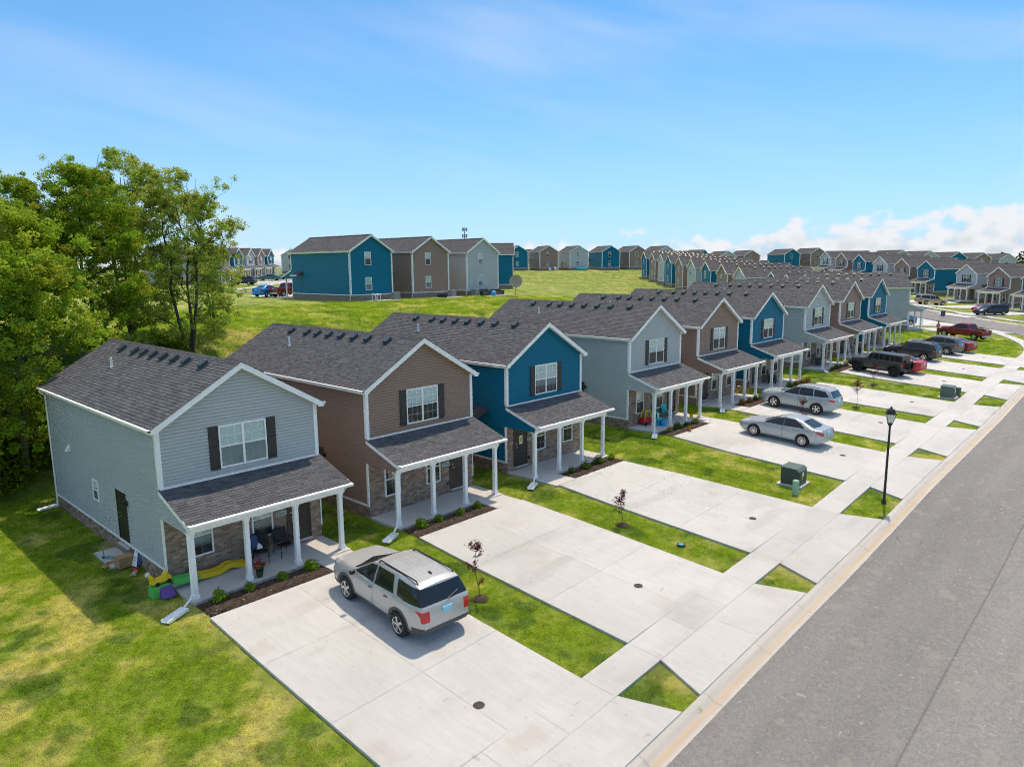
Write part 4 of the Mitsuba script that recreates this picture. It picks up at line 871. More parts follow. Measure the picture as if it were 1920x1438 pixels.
car('pickup', 'parked_truck', 'p_blue', 103.1, 6.6, UP+.75, 'bright blue pickup seen through the white posts of a far porch')
car('longsuv', 'parked_car', 'p_tan', 146.2, 12.0, -.75, 'long tan suv parked on a driveway across the street', 'cars across the street')
car('van', 'parked_car', 'p_navy', 128.7, -.8, -.72+np.pi, 'dark blue minivan parked across the street, nose to the road', 'cars across the street')
car('sedan', 'parked_car', 'p_red', 134.0, .6, -.75+np.pi, 'red car almost hidden behind the dark blue minivan', 'cars across the street')
car('crossover', 'parked_car', 'p_navy', 55.2, 107.6, 2.3, 'dark suv in the far left street, behind the tree branches', 'cars in the far left street')
car('sedan', 'parked_car', 'p_teal', 70.8, 126.6, 2.35, 'teal sedan parked in the far left street', 'cars in the far left street', (1.1, 1, 1))
car('crossover', 'parked_car', 'p_dgreen', 77.5, 130.0, 2.3, 'dark green suv just right of the teal sedan in the far left street', 'cars in the far left street')
car('sedan', 'parked_car', 'p_blue', 36.2, 62.6, .35, 'blue car left of the hilltop blue house', 'cars beside the hilltop blue house', (.9, .95, 1.05))
car('pickup', 'parked_truck', 'p_maroon', 38.2, 60.6, .15, 'maroon pickup between the blue car and the hilltop blue house', 'cars beside the hilltop blue house')
car('sedan', 'parked_car', 'p_red', 43.3, 66.6, .3, 'red car behind the porch post of the hilltop blue house', 'cars beside the hilltop blue house')
# ---------------------------------------------------------------- plants
def leafmat(k, rough=.55, tr=.75): return mat(k, {'type': 'principledthin', 'base_color': {'type': 'mesh_attribute', 'name': 'vertex_color'}, 'roughness': rough, 'diff_trans': tr, 'spec_trans': 0.0})
leafmat('m_leaf'); leafmat('m_leafd', .5, .4)
mat('m_bark', two(pr(tint((.085, .070, .055), .25, 3., 25.), .9)))
mat('m_barkl', two(pr(tint((.16, .14, .115), .25, 3., 25.), .9)))
def leaf_ply(P, size, rng, cols, up=.5, asp=.62):
    """one folded leaf (two triangles) at each point"""
    n = len(P); d = rng.normal(size=(n, 3)); d[:, 2] *= .6; d /= np.linalg.norm(d, axis=1, keepdims=True)
    nn = rng.normal(size=(n, 3))+[0, 0, up*2]; b = np.cross(nn, d); b /= np.linalg.norm(b, axis=1, keepdims=True)+1e-9
    s = (size*rng.uniform(.65, 1.3, n))[:, None]; nn = np.cross(d, b)
    v = np.stack([P-d*s*.5, P+b*s*asp*.5+nn*s*.10, P+d*s*.5, P-b*s*asp*.5+nn*s*.10], 1).reshape(-1, 3)
    k = np.arange(n)*4; f = np.vstack([np.stack([k, k+1, k+2], 1), np.stack([k, k+2, k+3], 1)])
    return ply((v, f), color=np.repeat(cols, 4, 0))
def limb(rng, a, b, r0, r1, n=7, wob=.06):
    t = np.linspace(0, 1, n)[:, None]; p = a+(b-a)*t; L = np.linalg.norm(b-a)
    w = np.cumsum(rng.normal(size=(n, 3))*wob*L/n**.5, 0); p = p+w*np.sin(np.pi*np.clip(t, 0, 1))**.8
    p[:, 2] += .08*L*np.sin(np.pi*t[:, 0]) ; return p, np.linspace(r0, r1, n)
def tree_mesh(h, r, seed, base=.28, clusters=480, per=70, leaf=.19, tone=(.115, .165, .018), var=.35, gap=.42, squash=1., lean=(0, 0), stems=1, trunk_r=.2):
    rng = np.random.default_rng(seed); wood = MB()
    top = np.array([lean[0], lean[1], h*.93]); cz = h*(base+1)/2; rz = h*(1-base)/2
    ends = []
    for st in range(stems):
        off = np.array([rng.normal()*.25, rng.normal()*.25, 0])*(stems > 1)
        tp = top*[1, 1, .93]+off*(4 if stems > 1 else 0); p, q = limb(rng, off*1.0+[0, 0, -.4], tp, trunk_r, .03, 12, .05); wood.pipe(p, q, 9)
        nl = int(13/stems**.5)
        for i in range(nl):
            t = rng.uniform(base*.75, .86); k = t*11; j = int(k); a = p[j]+(p[min(j+1, 11)]-p[j])*(k-j); rr = np.interp(k, np.arange(12), q)
            az = i*2.4+rng.uniform(-.4, .4); zz = h*np.clip(t+rng.uniform(.08, .22), 0, .97); rad = r*(1-((zz-cz)/rz)**2 if abs(zz-cz) < rz else .1)**.5*rng.uniform(.65, .98)
            b = np.array([math.cos(az)*rad, math.sin(az)*rad, zz])+[lean[0]*t, lean[1]*t, 0]; lp, lq = limb(rng, a, b, rr*.55, .018, 7, .10); wood.pipe(lp, lq, 6); ends += list(lp[2:])
            for s in range(3):
                m = rng.integers(2, 6); c = lp[m]+rng.normal(size=3)*[r*.28, r*.28, h*.05]+[0, 0, h*.04]; sp, sq = limb(rng, lp[m], c, lq[m]*.6, .01, 5, .1); wood.pipe(sp, sq, 5); ends += list(sp[1:])
    ends = np.array(ends); C = []
    lob = rng.uniform(0, 100, 3)
    while len(C) < clusters:
        if rng.uniform() < .55: c = ends[rng.integers(len(ends))]+rng.normal(size=3)*.38
        else:
            u = rng.uniform(-1, 1); f_ = (1-abs(u)**2.4)**.5 if u > 0 else 1-.30*u*u; an = rng.uniform(0, 6.283); dd = np.array([math.cos(an), math.sin(an), u])
            rad = rng.uniform(.08, 1)**.45*(.72+.5*meshkit.noise(dd*1.9+lob))*f_; c = np.array([dd[0]*r*rad, dd[1]*r*rad, cz+u*rz*squash*(.92+.16*meshkit.noise(dd*1.5+lob+9))])+[lean[0]*.5, lean[1]*.5, 0]
        if meshkit.fbm(c*[.45, .45, .6]+lob, 2) < gap or c[2] < h*base*.7: continue
        C.append(c)
    C = np.array(C); k = rng.integers(0, len(C), clusters*per); sz = rng.uniform(.26, .58, len(C))
    o = rng.normal(size=(len(k), 3)); o /= np.linalg.norm(o, axis=1, keepdims=True); o *= (rng.uniform(0, 1, len(k))**.5*sz[k])[:, None]*[1.05, 1.05, .8]
    ct = np.array(tone)*rng.uniform(1-var, 1+var, (len(C), 1))*(1+rng.normal(size=(len(C), 3))*[.10, .05, .1]); col = ct[k]*rng.uniform(.75, 1.25, (len(k), 1))
    return wood.ply(40), leaf_ply(C[k]+o, leaf, rng, np.clip(col, .004, .6), .6)
TM = [tree_mesh(15.5, 5.2, 1, .13, 1250, 72, .19, (.32, .435, .040), gap=.41, trunk_r=.24), tree_mesh(17.0, 5.3, 2, .08, 950, 62, .19, (.40, .50, .085), gap=.46, trunk_r=.17, stems=3), tree_mesh(16.5, 5.2, 3, .12, 1200, 72, .19, (.30, .415, .036), gap=.42, trunk_r=.22)]
TH = [np.quantile(meshkit.WRITTEN[t[1]['filename']][0][:, 2], .998) for t in TM]
def tree(i, x, y, yaw, s, label, sz=None, ytop=None, name='broadleaf_tree', group='trees at the edge of the wood', z=None, bark='m_bark'):
    if ytop: s = (CAM[2]+(488-ytop)/FPX*math.hypot(x-CAM[0], y-CAM[1])*math.cos(math.atan2(y-CAM[1], x-CAM[0])-YAW)-h1(x, y))/TH[i]
    k = thing(name, label, 'tree', group); M = T().translate([x, y, (h1(x, y) if z is None else z)]).rotate([0, 0, 1], yaw).scale([s, s, s*(sz or 1)])
    key = NR('trunk', k); scene[key] = {**TM[i][0], 'bsdf': {'type': 'ref', 'id': bark}, 'to_world': M}
    gk = 'crown_kind_%d' % i
    if gk not in scene: scene[gk] = {'type': 'shapegroup', 'g': {**TM[i][1], 'bsdf': {'type': 'ref', 'id': 'm_leaf'}}}
    key = NR('crown', k); scene[key] = {'type': 'instance', 'g': {'type': 'ref', 'id': gk}, 'to_world': M}
W_ = 'trees at the edge of the wood'
tree(0, -1.75, 15.7, 0, 1, 'dense green tree with bare grey trunk at the back left corner of the nearest house', .0 or None, 330, bark='m_barkl')
tree(1, 9.4, 23.0, 40, 1, 'airy pale green tree with several stems, right edge of the wood', None, 315)
tree(2, 3.8, 22.5, 90, 1, 'tall tree rising behind the roof of the nearest grey house', None, 300)
tree(0, -4.9, 14.6, 150, .62, 'smaller bright tree at the left edge of the picture, before the wood')
tree(2, .6, 24.0, 200, 1, 'tree deep in the wood, left of the tall one', None, 318)
tree(1, 7.6, 27.5, 250, 1, 'tallest tree of the wood, its thin top against the sky', None, 278)
tree(0, -4.2, 22.5, 300, 1, 'tree in the wood behind the left edge trees', None, 318)
tree(2, -8.6, 18.5, 20, .9, 'tree beyond the left edge of the picture')
tree(0, -2.5, 29.5, 80, 1, 'hindmost tree of the wood at left', None, 322)
tree(1, 12.6, 26.5, 130, 1, 'low leafy tree at the far right end of the wood', None, 450)
def bush_mesh(r, h, n, seed, tone, leaf=.10, var=.3, stems=True):
    rng = np.random.default_rng(seed); d = rng.normal(size=(n, 3)); d /= np.linalg.norm(d, axis=1, keepdims=True); d[:, 2] = np.abs(d[:, 2])
    rad = rng.uniform(.15, 1, n)**.5*(.65+.55*meshkit.noise(d*2.4+seed)); P = d*rad[:, None]*[r, r, h]+[0, 0, .02]
    col = np.array(tone)*rng.uniform(1-var, 1+var, (n, 1)); w = MB()
    for i in range(7):
        a = i*.9; w.pipe([(0, 0, -.03), (math.cos(a)*r*.3, math.sin(a)*r*.3, h*.4), (math.cos(a)*r*.6, math.sin(a)*r*.6, h*.75)], [.008+.01*r, .006+.006*r, .004], 5)
    return w.ply(), leaf_ply(P, leaf, rng, col, .7)
UB = [bush_mesh(1.5, 1.7, 2600, 11, (.16, .22, .016), .17), bush_mesh(1.2, 1.3, 2000, 12, (.19, .25, .018), .15)]
rng = np.random.default_rng(77)
for i, (x, y) in enumerate(sorted([(-2.9, 15.6), (-3.9, 16.6), (-.6, 17.0), (.9, 18.0), (-5.5, 14.2), (2.6, 18.6), (4.4, 19.6), (-1.6, 18.2), (6.3, 21.2), (-6.8, 13.2), (-3.4, 18.5), (0.6, 20.5), (8.0, 22.8)], key=lambda q: px(*q))):
    k = thing('undergrowth_bush', ORDN[i]+' bush from the left in the undergrowth at the edge of the wood', 'bush', 'bushes at the edge of the wood'); M = T().translate([x, y, h1(x, y)-.02]).rotate([0, 0, 1], 50.*i).scale(rng.uniform(1.0, 1.7))
    for n_, p_, b_ in (('stems', UB[i % 2][0], 'm_bark'), ('leaves', UB[i % 2][1], 'm_leaf')):
        key = NR(n_, k); scene[key] = {**p_, 'bsdf': {'type': 'ref', 'id': b_}, 'to_world': M}
# small shrubs in the beds
SHR = [bush_mesh(.25, .36, 330, 21, (.20, .32, .02), .075), bush_mesh(.28, .38, 360, 22, (.10, .18, .02), .075), bush_mesh(.26, .36, 330, 23, (.30, .18, .03), .07), bush_mesh(.22, .34, 300, 24, (.34, .34, .04), .065)]
bed = NR('mulch_bed'); tag(bed, kind='structure')
KIND = [[0, 0, 0, 0], [0, 0, 0, 0], [1, 1, 1, 0], [3, 1, 1, 3], [2, 2, 1, 1], [1, 2, 2, 2], [1, 1, 2, 2], [2, 2, 1, 1], [1, 2, 2, 1]]
POS = 'first second third fourth'.split()
for i in range(9):
    a, b = (HX[i]+.02, HX[i]+4.28) if not MIRR[i] else (HX[i]+1.49, HX[i]+5.74)
    y0, y1 = HY[i]-1.97, HY[i]-3.10; z0 = HZ[i]-.10
    nx, ny = 26, 8; gx_, gy_ = np.meshgrid(np.linspace(a, b, nx), np.linspace(y1, y0, ny), indexing='ij'); ed = np.minimum(np.minimum(gx_-a, b-gx_), np.minimum(gy_-y1, y0-gy_))
    gz_ = H(gx_, gy_)-.02+np.clip(ed/.2, 0, 1)*.075+.05*(meshkit.fbm(np.stack([gx_*3, gy_*3, gx_*0], -1), 3, i)-.5)
    ii, jj = np.meshgrid(np.arange(nx-1), np.arange(ny-1), indexing='ij'); ii, jj = ii.ravel(), jj.ravel()
    put('soil', (np.stack([gx_.ravel(), gy_.ravel(), gz_.ravel()], 1), np.stack([ii*ny+jj, (ii+1)*ny+jj, (ii+1)*ny+jj+1, ii*ny+jj+1], 1)), 'm_mulch', bed, smooth=True)
    rng = np.random.default_rng(300+i); n = 900 if i < 4 else 350
    px, py = rng.uniform(a+.03, b-.03, n), rng.uniform(y1+.03, y0-.03, n); pz = H(px, py)+.05; mb = MB(); an = rng.uniform(0, 6.28, n); L = rng.uniform(.015, .045, n); wv = rng.uniform(.008, .018, n)
    ux = np.stack([np.cos(an), np.sin(an), rng.normal(size=n)*.4], 1)*L[:, None]; uy = np.stack([-np.sin(an), np.cos(an), rng.normal(size=n)*.4], 1)*wv[:, None]; c = np.stack([px, py, pz+rng.uniform(0, .02, n)], 1)
    v = np.stack([c-ux-uy, c+ux-uy, c+ux+uy, c-ux+uy], 1).reshape(-1, 3); q = np.arange(n)*4
    cc = np.array([.05, .034, .025])*rng.uniform(.3, 2.6, (n, 1)); cc[rng.uniform(size=n) < .05] = (.30, .25, .19)
    put('chips', ply((v, np.vstack([np.stack([q, q+1, q+2], 1), np.stack([q, q+2, q+3], 1)])), color=np.repeat(cc, 4, 0)), 'm_vc', bed, kind='stuff')
    for j in range(4):
        x = a+.62+(b-a-1.15)*j/3+rng.uniform(-.08, .08); y = HY[i]-2.36+rng.uniform(-.08, .08); kd = KIND[i][j]
        cw = ['bright green', 'dark green', 'russet', 'yellow green'][kd]
        k = thing('bed_shrub', '%s shrub, %s from the left in the bed of the %s house' % (cw, POS[j], ORD[i]), 'shrub', 'shrubs in the front beds'); M = T().translate([x, y, h1(x, y)+.05]).rotate([0, 0, 1], 77.*i+31*j).scale(rng.uniform(.8, 1.2))
        for n_, p_, b_ in (('stems', SHR[kd][0], 'm_bark'), ('leaves', SHR[kd][1], 'm_leaf')):
            key = NR(n_, k); scene[key] = {**p_, 'bsdf': {'type': 'ref', 'id': b_}, 'to_world': M}
# purple leaved saplings, each in a mulch ring
for i, (x, y, h, lab) in enumerate([(5.19, -7.94, 1.9, 'purple leaved sapling in a mulch ring beside the silver suv'), (13.27, -7.90, 1.45, 'small purple sapling in the grass strip before the first blue house'),
                                    (33.2, -7.3, 1.75, 'reddish sapling showing above the roof of the silver sedan'), (40.68, -8.03, 2.0, 'thin purple sapling in the strip right of the silver blue suv'), (49.3, -6.6, 1.7, 'reddish sapling in the grass strip left of the charcoal off road car')]):
    rng = np.random.default_rng(500+i); w = MB(); tp = np.array([-.10, .03, h]); p, q = limb(rng, np.array([0, 0, -.1]), tp, .016, .004, 9, .05); w.pipe(p, q, 6); P = []
    for j in range(11):
        t = rng.uniform(.30, .95); a = p[int(t*8)]; az = j*2.4; e = a+np.array([math.cos(az), math.sin(az), .9])*h*(.27*(1.1-t)+.04); lp, lq = limb(rng, a, e, .006, .003, 5, .08); w.pipe(lp, lq, 5); P += [lp[m]+rng.normal(size=3)*.045 for m in (1, 2, 3, 4) for _ in range(11)]
    P += [p[m]+rng.normal(size=3)*.05 for m in (4, 5, 6, 7, 8) for _ in range(9)]
    P = np.array(P); col = np.array([.10, .022, .030])*rng.uniform(.4, 1.7, (len(P), 1)); col[rng.uniform(size=len(P)) < .2] = (.16, .07, .06)
    k = thing('sapling', lab, 'tree', 'purple saplings in the grass strips'); M = place(x, y, h1(x, y))
    put('trunk', w.ply(), 'm_bark', k, M); put('crown', leaf_ply(P, .065, rng, col, .3), 'm_leafd', k, M)
    an = np.linspace(0, 6.28, 19)[:-1]; rr = .27*(1+.12*np.sin(an*3+i)); ring = np.vstack([[[0, 0, .07]], np.stack([rr*.6*np.cos(an), rr*.6*np.sin(an), an*0+.06], 1), np.stack([rr*np.cos(an), rr*np.sin(an), an*0-.005], 1)])
    f = [[0, 1+a, 1+(a+1) % 18] for a in range(18)]+[q for a in range(18) for q in ([1+a, 19+a, 19+(a+1) % 18], [1+a, 19+(a+1) % 18, 1+(a+1) % 18])]
    put('mulch_ring', (ring, np.array(f)), 'm_mulch', k, M, smooth=True)
# far trees on the skyline
FT = tree_mesh(15, 6.5, 9, .12, 260, 34, .85, (.115, .155, .055), gap=.33)
TH.append(15)
TM.append(FT)
for i, (az, d, s) in enumerate(sorted([(9.0, 430, 1.1), (10.6, 450, 1.0), (12.5, 440, .9), (14.3, 460, 1.0), (16.2, 450, 1.15), (17.6, 470, .8), (19.3, 470, .95), (21.0, 480, .7), (7.6, 400, 1.2), (6.2, 410, 1.25), (28.2, 420, .75), (33.5, 430, .7), (37.2, 330, .8)], reverse=True)):
    x, y = CAM[0]+d*math.cos(R_(az)), CAM[1]+d*math.sin(R_(az)); tree(3, x, y, 40.*i, s*.62, ORDN[i]+' far tree from the left on the skyline behind the roofs', name='far_tree', group='far trees on the skyline', z=h1(x, y)-1.5)
# grass: clumps of blades set out over the lawns
def patch(n, half, hmin, hmax, wd, seed):
    rng = np.random.default_rng(seed); P = rng.uniform(-half, half, (n, 2)); an = rng.uniform(0, 6.28, n); h = rng.uniform(hmin, hmax, n); ln = rng.normal(size=(n, 2))*.8*h[:, None]
    d = np.stack([np.cos(an), np.sin(an)], 1)*wd*rng.uniform(.6, 1.3, (n, 1))
    z = np.zeros((n, 1)); a = np.hstack([P-d, z-.01]); b = np.hstack([P+d, z-.01]); c = np.hstack([P+ln, h[:, None]])
    return (np.stack([a, b, c], 1).reshape(-1, 3), np.arange(3*n).reshape(-1, 3))
NP = 3
for i in range(NP):
    scene['lawn_clump_%d' % i] = {'type': 'shapegroup', 'g': {**ply(patch(560, .36, .035, .10, .0055, 40+i)), 'bsdf': {'type': 'ref', 'id': 'm_blade'}}}
    scene['field_clump_%d' % i] = {'type': 'shapegroup', 'g': {**ply(patch(420, .85, .06, .20, .014, 50+i)), 'bsdf': {'type': 'ref', 'id': 'm_blade'}}}
foot = [p.buffer(.24) for p in SLABS]+[sbox(HX[i]-.12, HY[i]-3.16, HX[i]+W+.12, HY[i]+LB+.1) for i in range(9)]+[sbox(-2.2, 3.0, -1.2, 5.05)]
for n_, (x, y, z, a) in FAR.items():
    foot.append(Polygon([(x+lx*math.cos(R_(a))-ly*math.sin(R_(a)), y+lx*math.sin(R_(a))+ly*math.cos(R_(a))) for lx, ly in ((-.3, -3.2), (6.1, -3.2), (6.1, 12.3), (-.3, 12.3))]))
FOOT = sops.unary_union(foot); FP = prepared.prep(FOOT)
def scatter(name, x0, x1, y0, y1, step, ok, s0, s1, seed, lab):
    rng = np.random.default_rng(seed); xs = np.arange(x0, x1, step); ys = np.arange(y0, y1, step); X, Y = np.meshgrid(xs, ys); X = (X+rng.uniform(-.4, .4, X.shape)*step).ravel(); Y = (Y+rng.uniform(-.4, .4, Y.shape)*step).ravel()
    m = ok(X, Y); X, Y = X[m], Y[m]; m = np.array([not FP.contains(Point(a, b)) for a, b in zip(X, Y)], bool); X, Y = X[m], Y[m]; Z = ground_z(X, Y); n = 0
    zx, zy = ground_z(X+.3, Y)-Z, ground_z(X, Y+.3)-Z
    for a, b, c, sx, sy in zip(X, Y, Z, zx/.3, zy/.3):
        n += 1; th = rng.uniform(0, 360); s = rng.uniform(s0, s1)
        M = T(np.array([[1, 0, 0, a], [0, 1, 0, b], [sx, sy, 1, c], [0, 0, 0, 1.]])) @ T().rotate([0, 0, 1], th).scale([s, s, s*rng.uniform(.7, 1.3)])
        scene['%s__%03d' % (name, n)] = {'type': 'instance', 'g': {'type': 'ref', 'id': ('lawn_clump_%d' if 'lawn' in name else 'field_clump_%d') % rng.integers(NP)}, 'to_world': M}
    tag(name, lab, 'grass', kind='stuff')
scatter('lawn_grass', -13, 36, -15.3, 14, .52, lambda x, y: (y > side(x)-2.5) & ((x < -1) | (y < 6)) & (x > -13) & (y < 14-(x < -4)*1.), .85, 1.15, 61, 'short mown grass of the near lawns and strips')
scatter('strip_lawn_grass', 36, 92, -15.3, 10, .8, lambda x, y: (y > side(x)-2.4) & (y < np.where(x > 75, 9, 4)) & ((x < 76) | (np.hypot(x-SC[0], y-SC[1]) < SR-.4)), .9, 1.2, 62, 'short mown grass of the farther strips and the corner lawn')
scatter('meadow_grass', 4, 80, 15, 43, 1.3, lambda x, y: (y > 14+.0*x) & (x > y*.25), .9, 1.3, 63, 'rough grass on the slope behind the front row')
# ---------------------------------------------------------------- street furniture and small things
mat('m_green', two(pr((.075, .12, .095), .45))); mat('m_greend', two(pr((.035, .055, .045), .5))); mat('m_pale', two(pr((.24, .42, .30), .5)))
mat('m_iron', two(pr(tint((.055, .045, .038), .3, 6, 40), .6, .5)))
for k, c in dict(yellow=(.72, .50, .01), lime=(.10, .48, .10), violet=(.12, .055, .28), red=(.55, .015, .035), card=(.36, .23, .12), teal=(.03, .30, .32), aqua=(.05, .50, .48), sky=(.02, .36, .68), navy=(.03, .06, .16), pink=(.62, .20, .17), terra=(.40, .12, .06), beige=(.42, .35, .26), orange=(.75, .22, .08), grey=(.25, .26, .27), plastic=(.82, .83, .82), skin=(.45, .27, .19), wicker=(.055, .057, .06)).items(): mat('c_'+k, two(pr(c, .5)))
mat('m_frost', two(pr((.66, .65, .60), .35)))
# street lamp
x, y = 23.09, -14.81; M = place(x, y, h1(x, y)-.02); k = thing('street_lamp', 'black street lamp post with a lantern head beside the kerb', 'street lamp')
put('post', MB().tube((0, 0, 0), (0, 0, 3.55), .058, .042, 16).tube((0, 0, 0), (0, 0, .12), .10, .10, 16).tube((0, 0, .12), (0, 0, .2), .10, .062, 16), 'm_black', k, M, smooth=40)
put('collar', MB().tube((0, 0, 3.5), (0, 0, 3.58), .075, .09, 16).tube((0, 0, 3.58), (0, 0, 3.63), .12, .12, 8), 'm_black', k, M, smooth=30)
for j in range(4):
    a = j*np.pi/2+.4; e = np.array([[math.cos(a-np.pi/4), math.sin(a-np.pi/4)], [math.cos(a+np.pi/4), math.sin(a+np.pi/4)]])
    q = [np.append(e[0]*.13, 3.63), np.append(e[1]*.13, 3.63), np.append(e[1]*.25, 4.0), np.append(e[0]*.25, 4.0)]
    put('pane', (np.array(q), [[0, 1, 2, 3]]), 'm_frost', k, M); put('rib', MB().tube(q[0]*1.0, q[3]*1.0, .011, n=6), 'm_black', k, M)
hd = MB()
for r0, r1, z0, z1 in ((.29, .29, 4.0, 4.03), (.27, .20, 4.03, 4.13), (.20, .20, 4.13, 4.20), (.14, .06, 4.2, 4.26), (.05, .05, 4.26, 4.32)):
    an = np.arange(4)*np.pi/2+.4-np.pi/4; p = [[math.cos(b)*r0, math.sin(b)*r0, z0] for b in an]+[[math.cos(b)*r1, math.sin(b)*r1, z1] for b in an]
    hd.add(p, [[i, (i+1) % 4, 4+(i+1) % 4, 4+i] for i in range(4)]+[[0, 1, 2, 3], [4, 5, 6, 7]])
put('cap', hd, 'm_black', k, M)
# a bare patch round the post
# transformers on pads
for i, (x, y, yw, lab) in enumerate([(22.80, -10.95, .02, 'dark green utility box on a concrete pad near the street lamp'), (48.75, -11.75, .02, 'farther green utility box at the end of a wide grass strip')]):
    M = place(x, y, h1(x, y), yw); k = thing('utility_box', lab, 'utility box', 'green utility boxes')
    put('pad', bx(-.62, .62, -.58, .58, -.1, .05).ply(), 'm_slab', k, M)
    put('cabinet', MB().prism([(-.42, .05), (.42, .05), (.42, .82), (-.30, .82), (-.42, .70)], -.48, .48, 'x').ply(), 'm_greend' if i == 0 else 'm_green', k, M)
    put('lid', MB().prism([(-.44, .69), (-.31, .825), (.44, .86), (.44, .82), (-.30, .80), (-.42, .68)], -.5, .5, 'x').ply(), 'm_green', k, M)
    put('door', bx(-.46, .46, -.435, -.42, .08, .66).ply(), 'm_greend', k, M); put('warning_label', bx(-.1, .08, -.438, -.435, .42, .62).ply(), 'c_plastic', k, M); put('danger_label', bx(-.1, .02, -.438, -.435, .30, .38).ply(), 'c_yellow', k, M)
for i, (x, y, lab) in enumerate([(21.53, -11.56, 'pale green utility pedestal in front of the near utility box'), (49.55, -12.25, 'pale green pedestal at the corner of the farther utility box')]):
    M = place(x, y, h1(x, y)); k = thing('utility_pedestal', lab, 'utility pedestal', 'pale green pedestals')
    v, f = lathe([(.001, .66), (.10, .66), (.14, .63), (.145, .55), (.145, .52), (.135, .51), (.135, -.05)], 24); put('cover', ply((v, f), smooth=35), 'm_pale' if i == 0 else 'm_green', k, M)
    put('base', MB().tube((0, 0, -.03), (0, 0, .12), .155, n=24).ply(), 'm_pale' if i == 0 else 'm_green', k, M)
for i, (x, y) in enumerate([(1.48, -11.69), (9.36, -11.19), (17.53, -11.39), (28.52, -11.25), (37.39, -10.53), (45.1, -10.31), (54.4, -10.25), (62.09, -10.07), (71., -10.)]):
    M = place(x, y, h1(x, y)+.051); k = thing('cleanout_cover', 'round dark iron cover set in the driveway of the %s house' % ORD[i], 'manhole cover', 'round iron covers in the driveways')
    v, f = lathe([(.001, .012), (.055, .012), (.06, .016), (.075, .012), (.105, .012), (.11, .017), (.14, .014), (.15, .002)], 28); put('lid', ply((v, f), smooth=30), 'm_iron', k, M)
x, y = 13.21, -10.57; M = place(x, y, h1(x, y)+.02); k = thing('meter_cover', 'round meter cover painted blue in the grass strip', 'meter cover'); put('lid', MB().tube((0, 0, 0), (0, 0, .05), .16, n=20).ply(), 'm_iron', k, M); put('paint', MB().prism([(-.12, -.05), (.05, -.1), (.12, .02), (.02, .1), (-.1, .06)], .05, .054, 'z').ply(), 'c_sky', k, M)
# splash blocks under the front downspouts and at the back corner
for i in range(9):
    x, y = HX[i]-.72, HY[i]-2.28; M = T().translate([x, y, h1(x, y)+.02]).rotate([0, 0, 1], 208.)
    k = thing('splash_block', 'white splash block under the porch downspout of the %s house' % ORD[i], 'splash block', 'white splash blocks')
    put('tray', MB().box(-.42, .42, -.15, .15, 0, .03).box(-.42, .42, -.15, -.12, .03, .09).box(-.42, .42, .12, .15, .03, .09).box(-.42, -.39, -.12, .12, .03, .09).ply(), 'm_white', k, M)
x, y = HX[0]-.45, 12.05; put('splash_block', MB().box(-.42, .42, -.13, .13, 0, .03).box(-.42, .42, -.13, -.1, .03, .08).box(-.42, .42, .1, .13, .03, .08).ply(), 'm_white', None, T().translate([x, y, h1(x, y)+.02]).rotate([0, 0, 1], 195.), 'white splash block at the back corner of the nearest house', 'splash block', 'white splash blocks')
# things beside the nearest house
z = h1(-1.8, 3); put('side_pad', bx(-2.12, -1.36, 3.05, 4.98, z-.1, z+.04).ply(), 'm_slab', None, None, 'small concrete landing pad below the side door of the nearest house', 'concrete pad')
k = thing('toy_scooter', 'teal child scooter standing on the small concrete pad', 'scooter'); M = place(-2.0, 4.05, z+.04, -.9)
put('deck', bx(-.05, .42, -.045, .045, .07, .09).ply(), 'c_teal', k, M); put('stem', MB().tube((-.06, 0, .1), (-.10, 0, .68), .015).ply(), 'c_teal', k, M); put('handlebar', MB().tube((-.1, -.16, .68), (-.1, .16, .68), .014).ply(), 'm_dark', k, M)
for q in (-.08, .45): put('wheel', MB().tube((q, -.014, .05), (q, .014, .05), .05, n=16).ply(), 'm_dark', k, M)
k = thing('cardboard_box', 'closed cardboard box on the grass by the small concrete pad', 'box'); M = place(-1.72, 2.98, z, .12); put('carton', bx(-.27, .27, -.2, .2, 0, .36).ply(), 'c_card', k, M); put('flap', MB().hexa(np.array([[-.27, -.2, .36], [-.27, -.2, .365], [-.27, .0, .37], [-.27, .0, .38], [.27, -.2, .36], [.27, -.2, .365], [.27, .0, .37], [.27, .0, .38]])).box(-.27, .27, .004, .2, .361, .368).ply(), 'c_card', k, M)
rng = np.random.default_rng(5); v, f = lathe([(.001, .06), (.1, .07), (.2, .05), (.24, .0)], 16); v = v*[1.3, .6, 1]+rng.normal(size=v.shape)*.02; put('crumpled_wrapping', ply((v, f)), 'c_card', None, place(-2.1, 3.5, z+.0, .6), 'crumpled brown wrapping on the grass next to the cardboard box', 'wrapping')
k = thing('yard_sign', 'white and navy pointed sign leaning on the brick footing', 'sign'); M = T().translate([-1.50, 2.62, z]).rotate([0, 0, 1], -75.).rotate([1, 0, 0], -16.)
put('panel', MB().prism([(-.26, 0), (.08, 0), (.0, .62), (-.12, .62)], -.012, .0).ply(), 'c_plastic', k, M); put('band', MB().prism([(.09, 0.06), (.26, .12), (.30, .50), (.02, .62)], -.012, .0).ply(), 'c_navy', k, M)
put('emblem', MB().prism([(-.06+.05*math.cos(a_)*(1 if i_ % 2 == 0 else .42), .52+.05*math.sin(a_)*(1 if i_ % 2 == 0 else .42)) for i_, a_ in enumerate(np.pi/2+np.arange(10)*np.pi/5)], -.016, -.0125).ply(), 'c_navy', k, M)
put('print', MB().box(-.17, .0, -.015, -.0125, .33, .35).box(-.18, .01, -.015, -.0125, .27, .29).box(-.19, -.02, -.015, -.0125, .21, .23).ply(), 'c_grey', k, M)
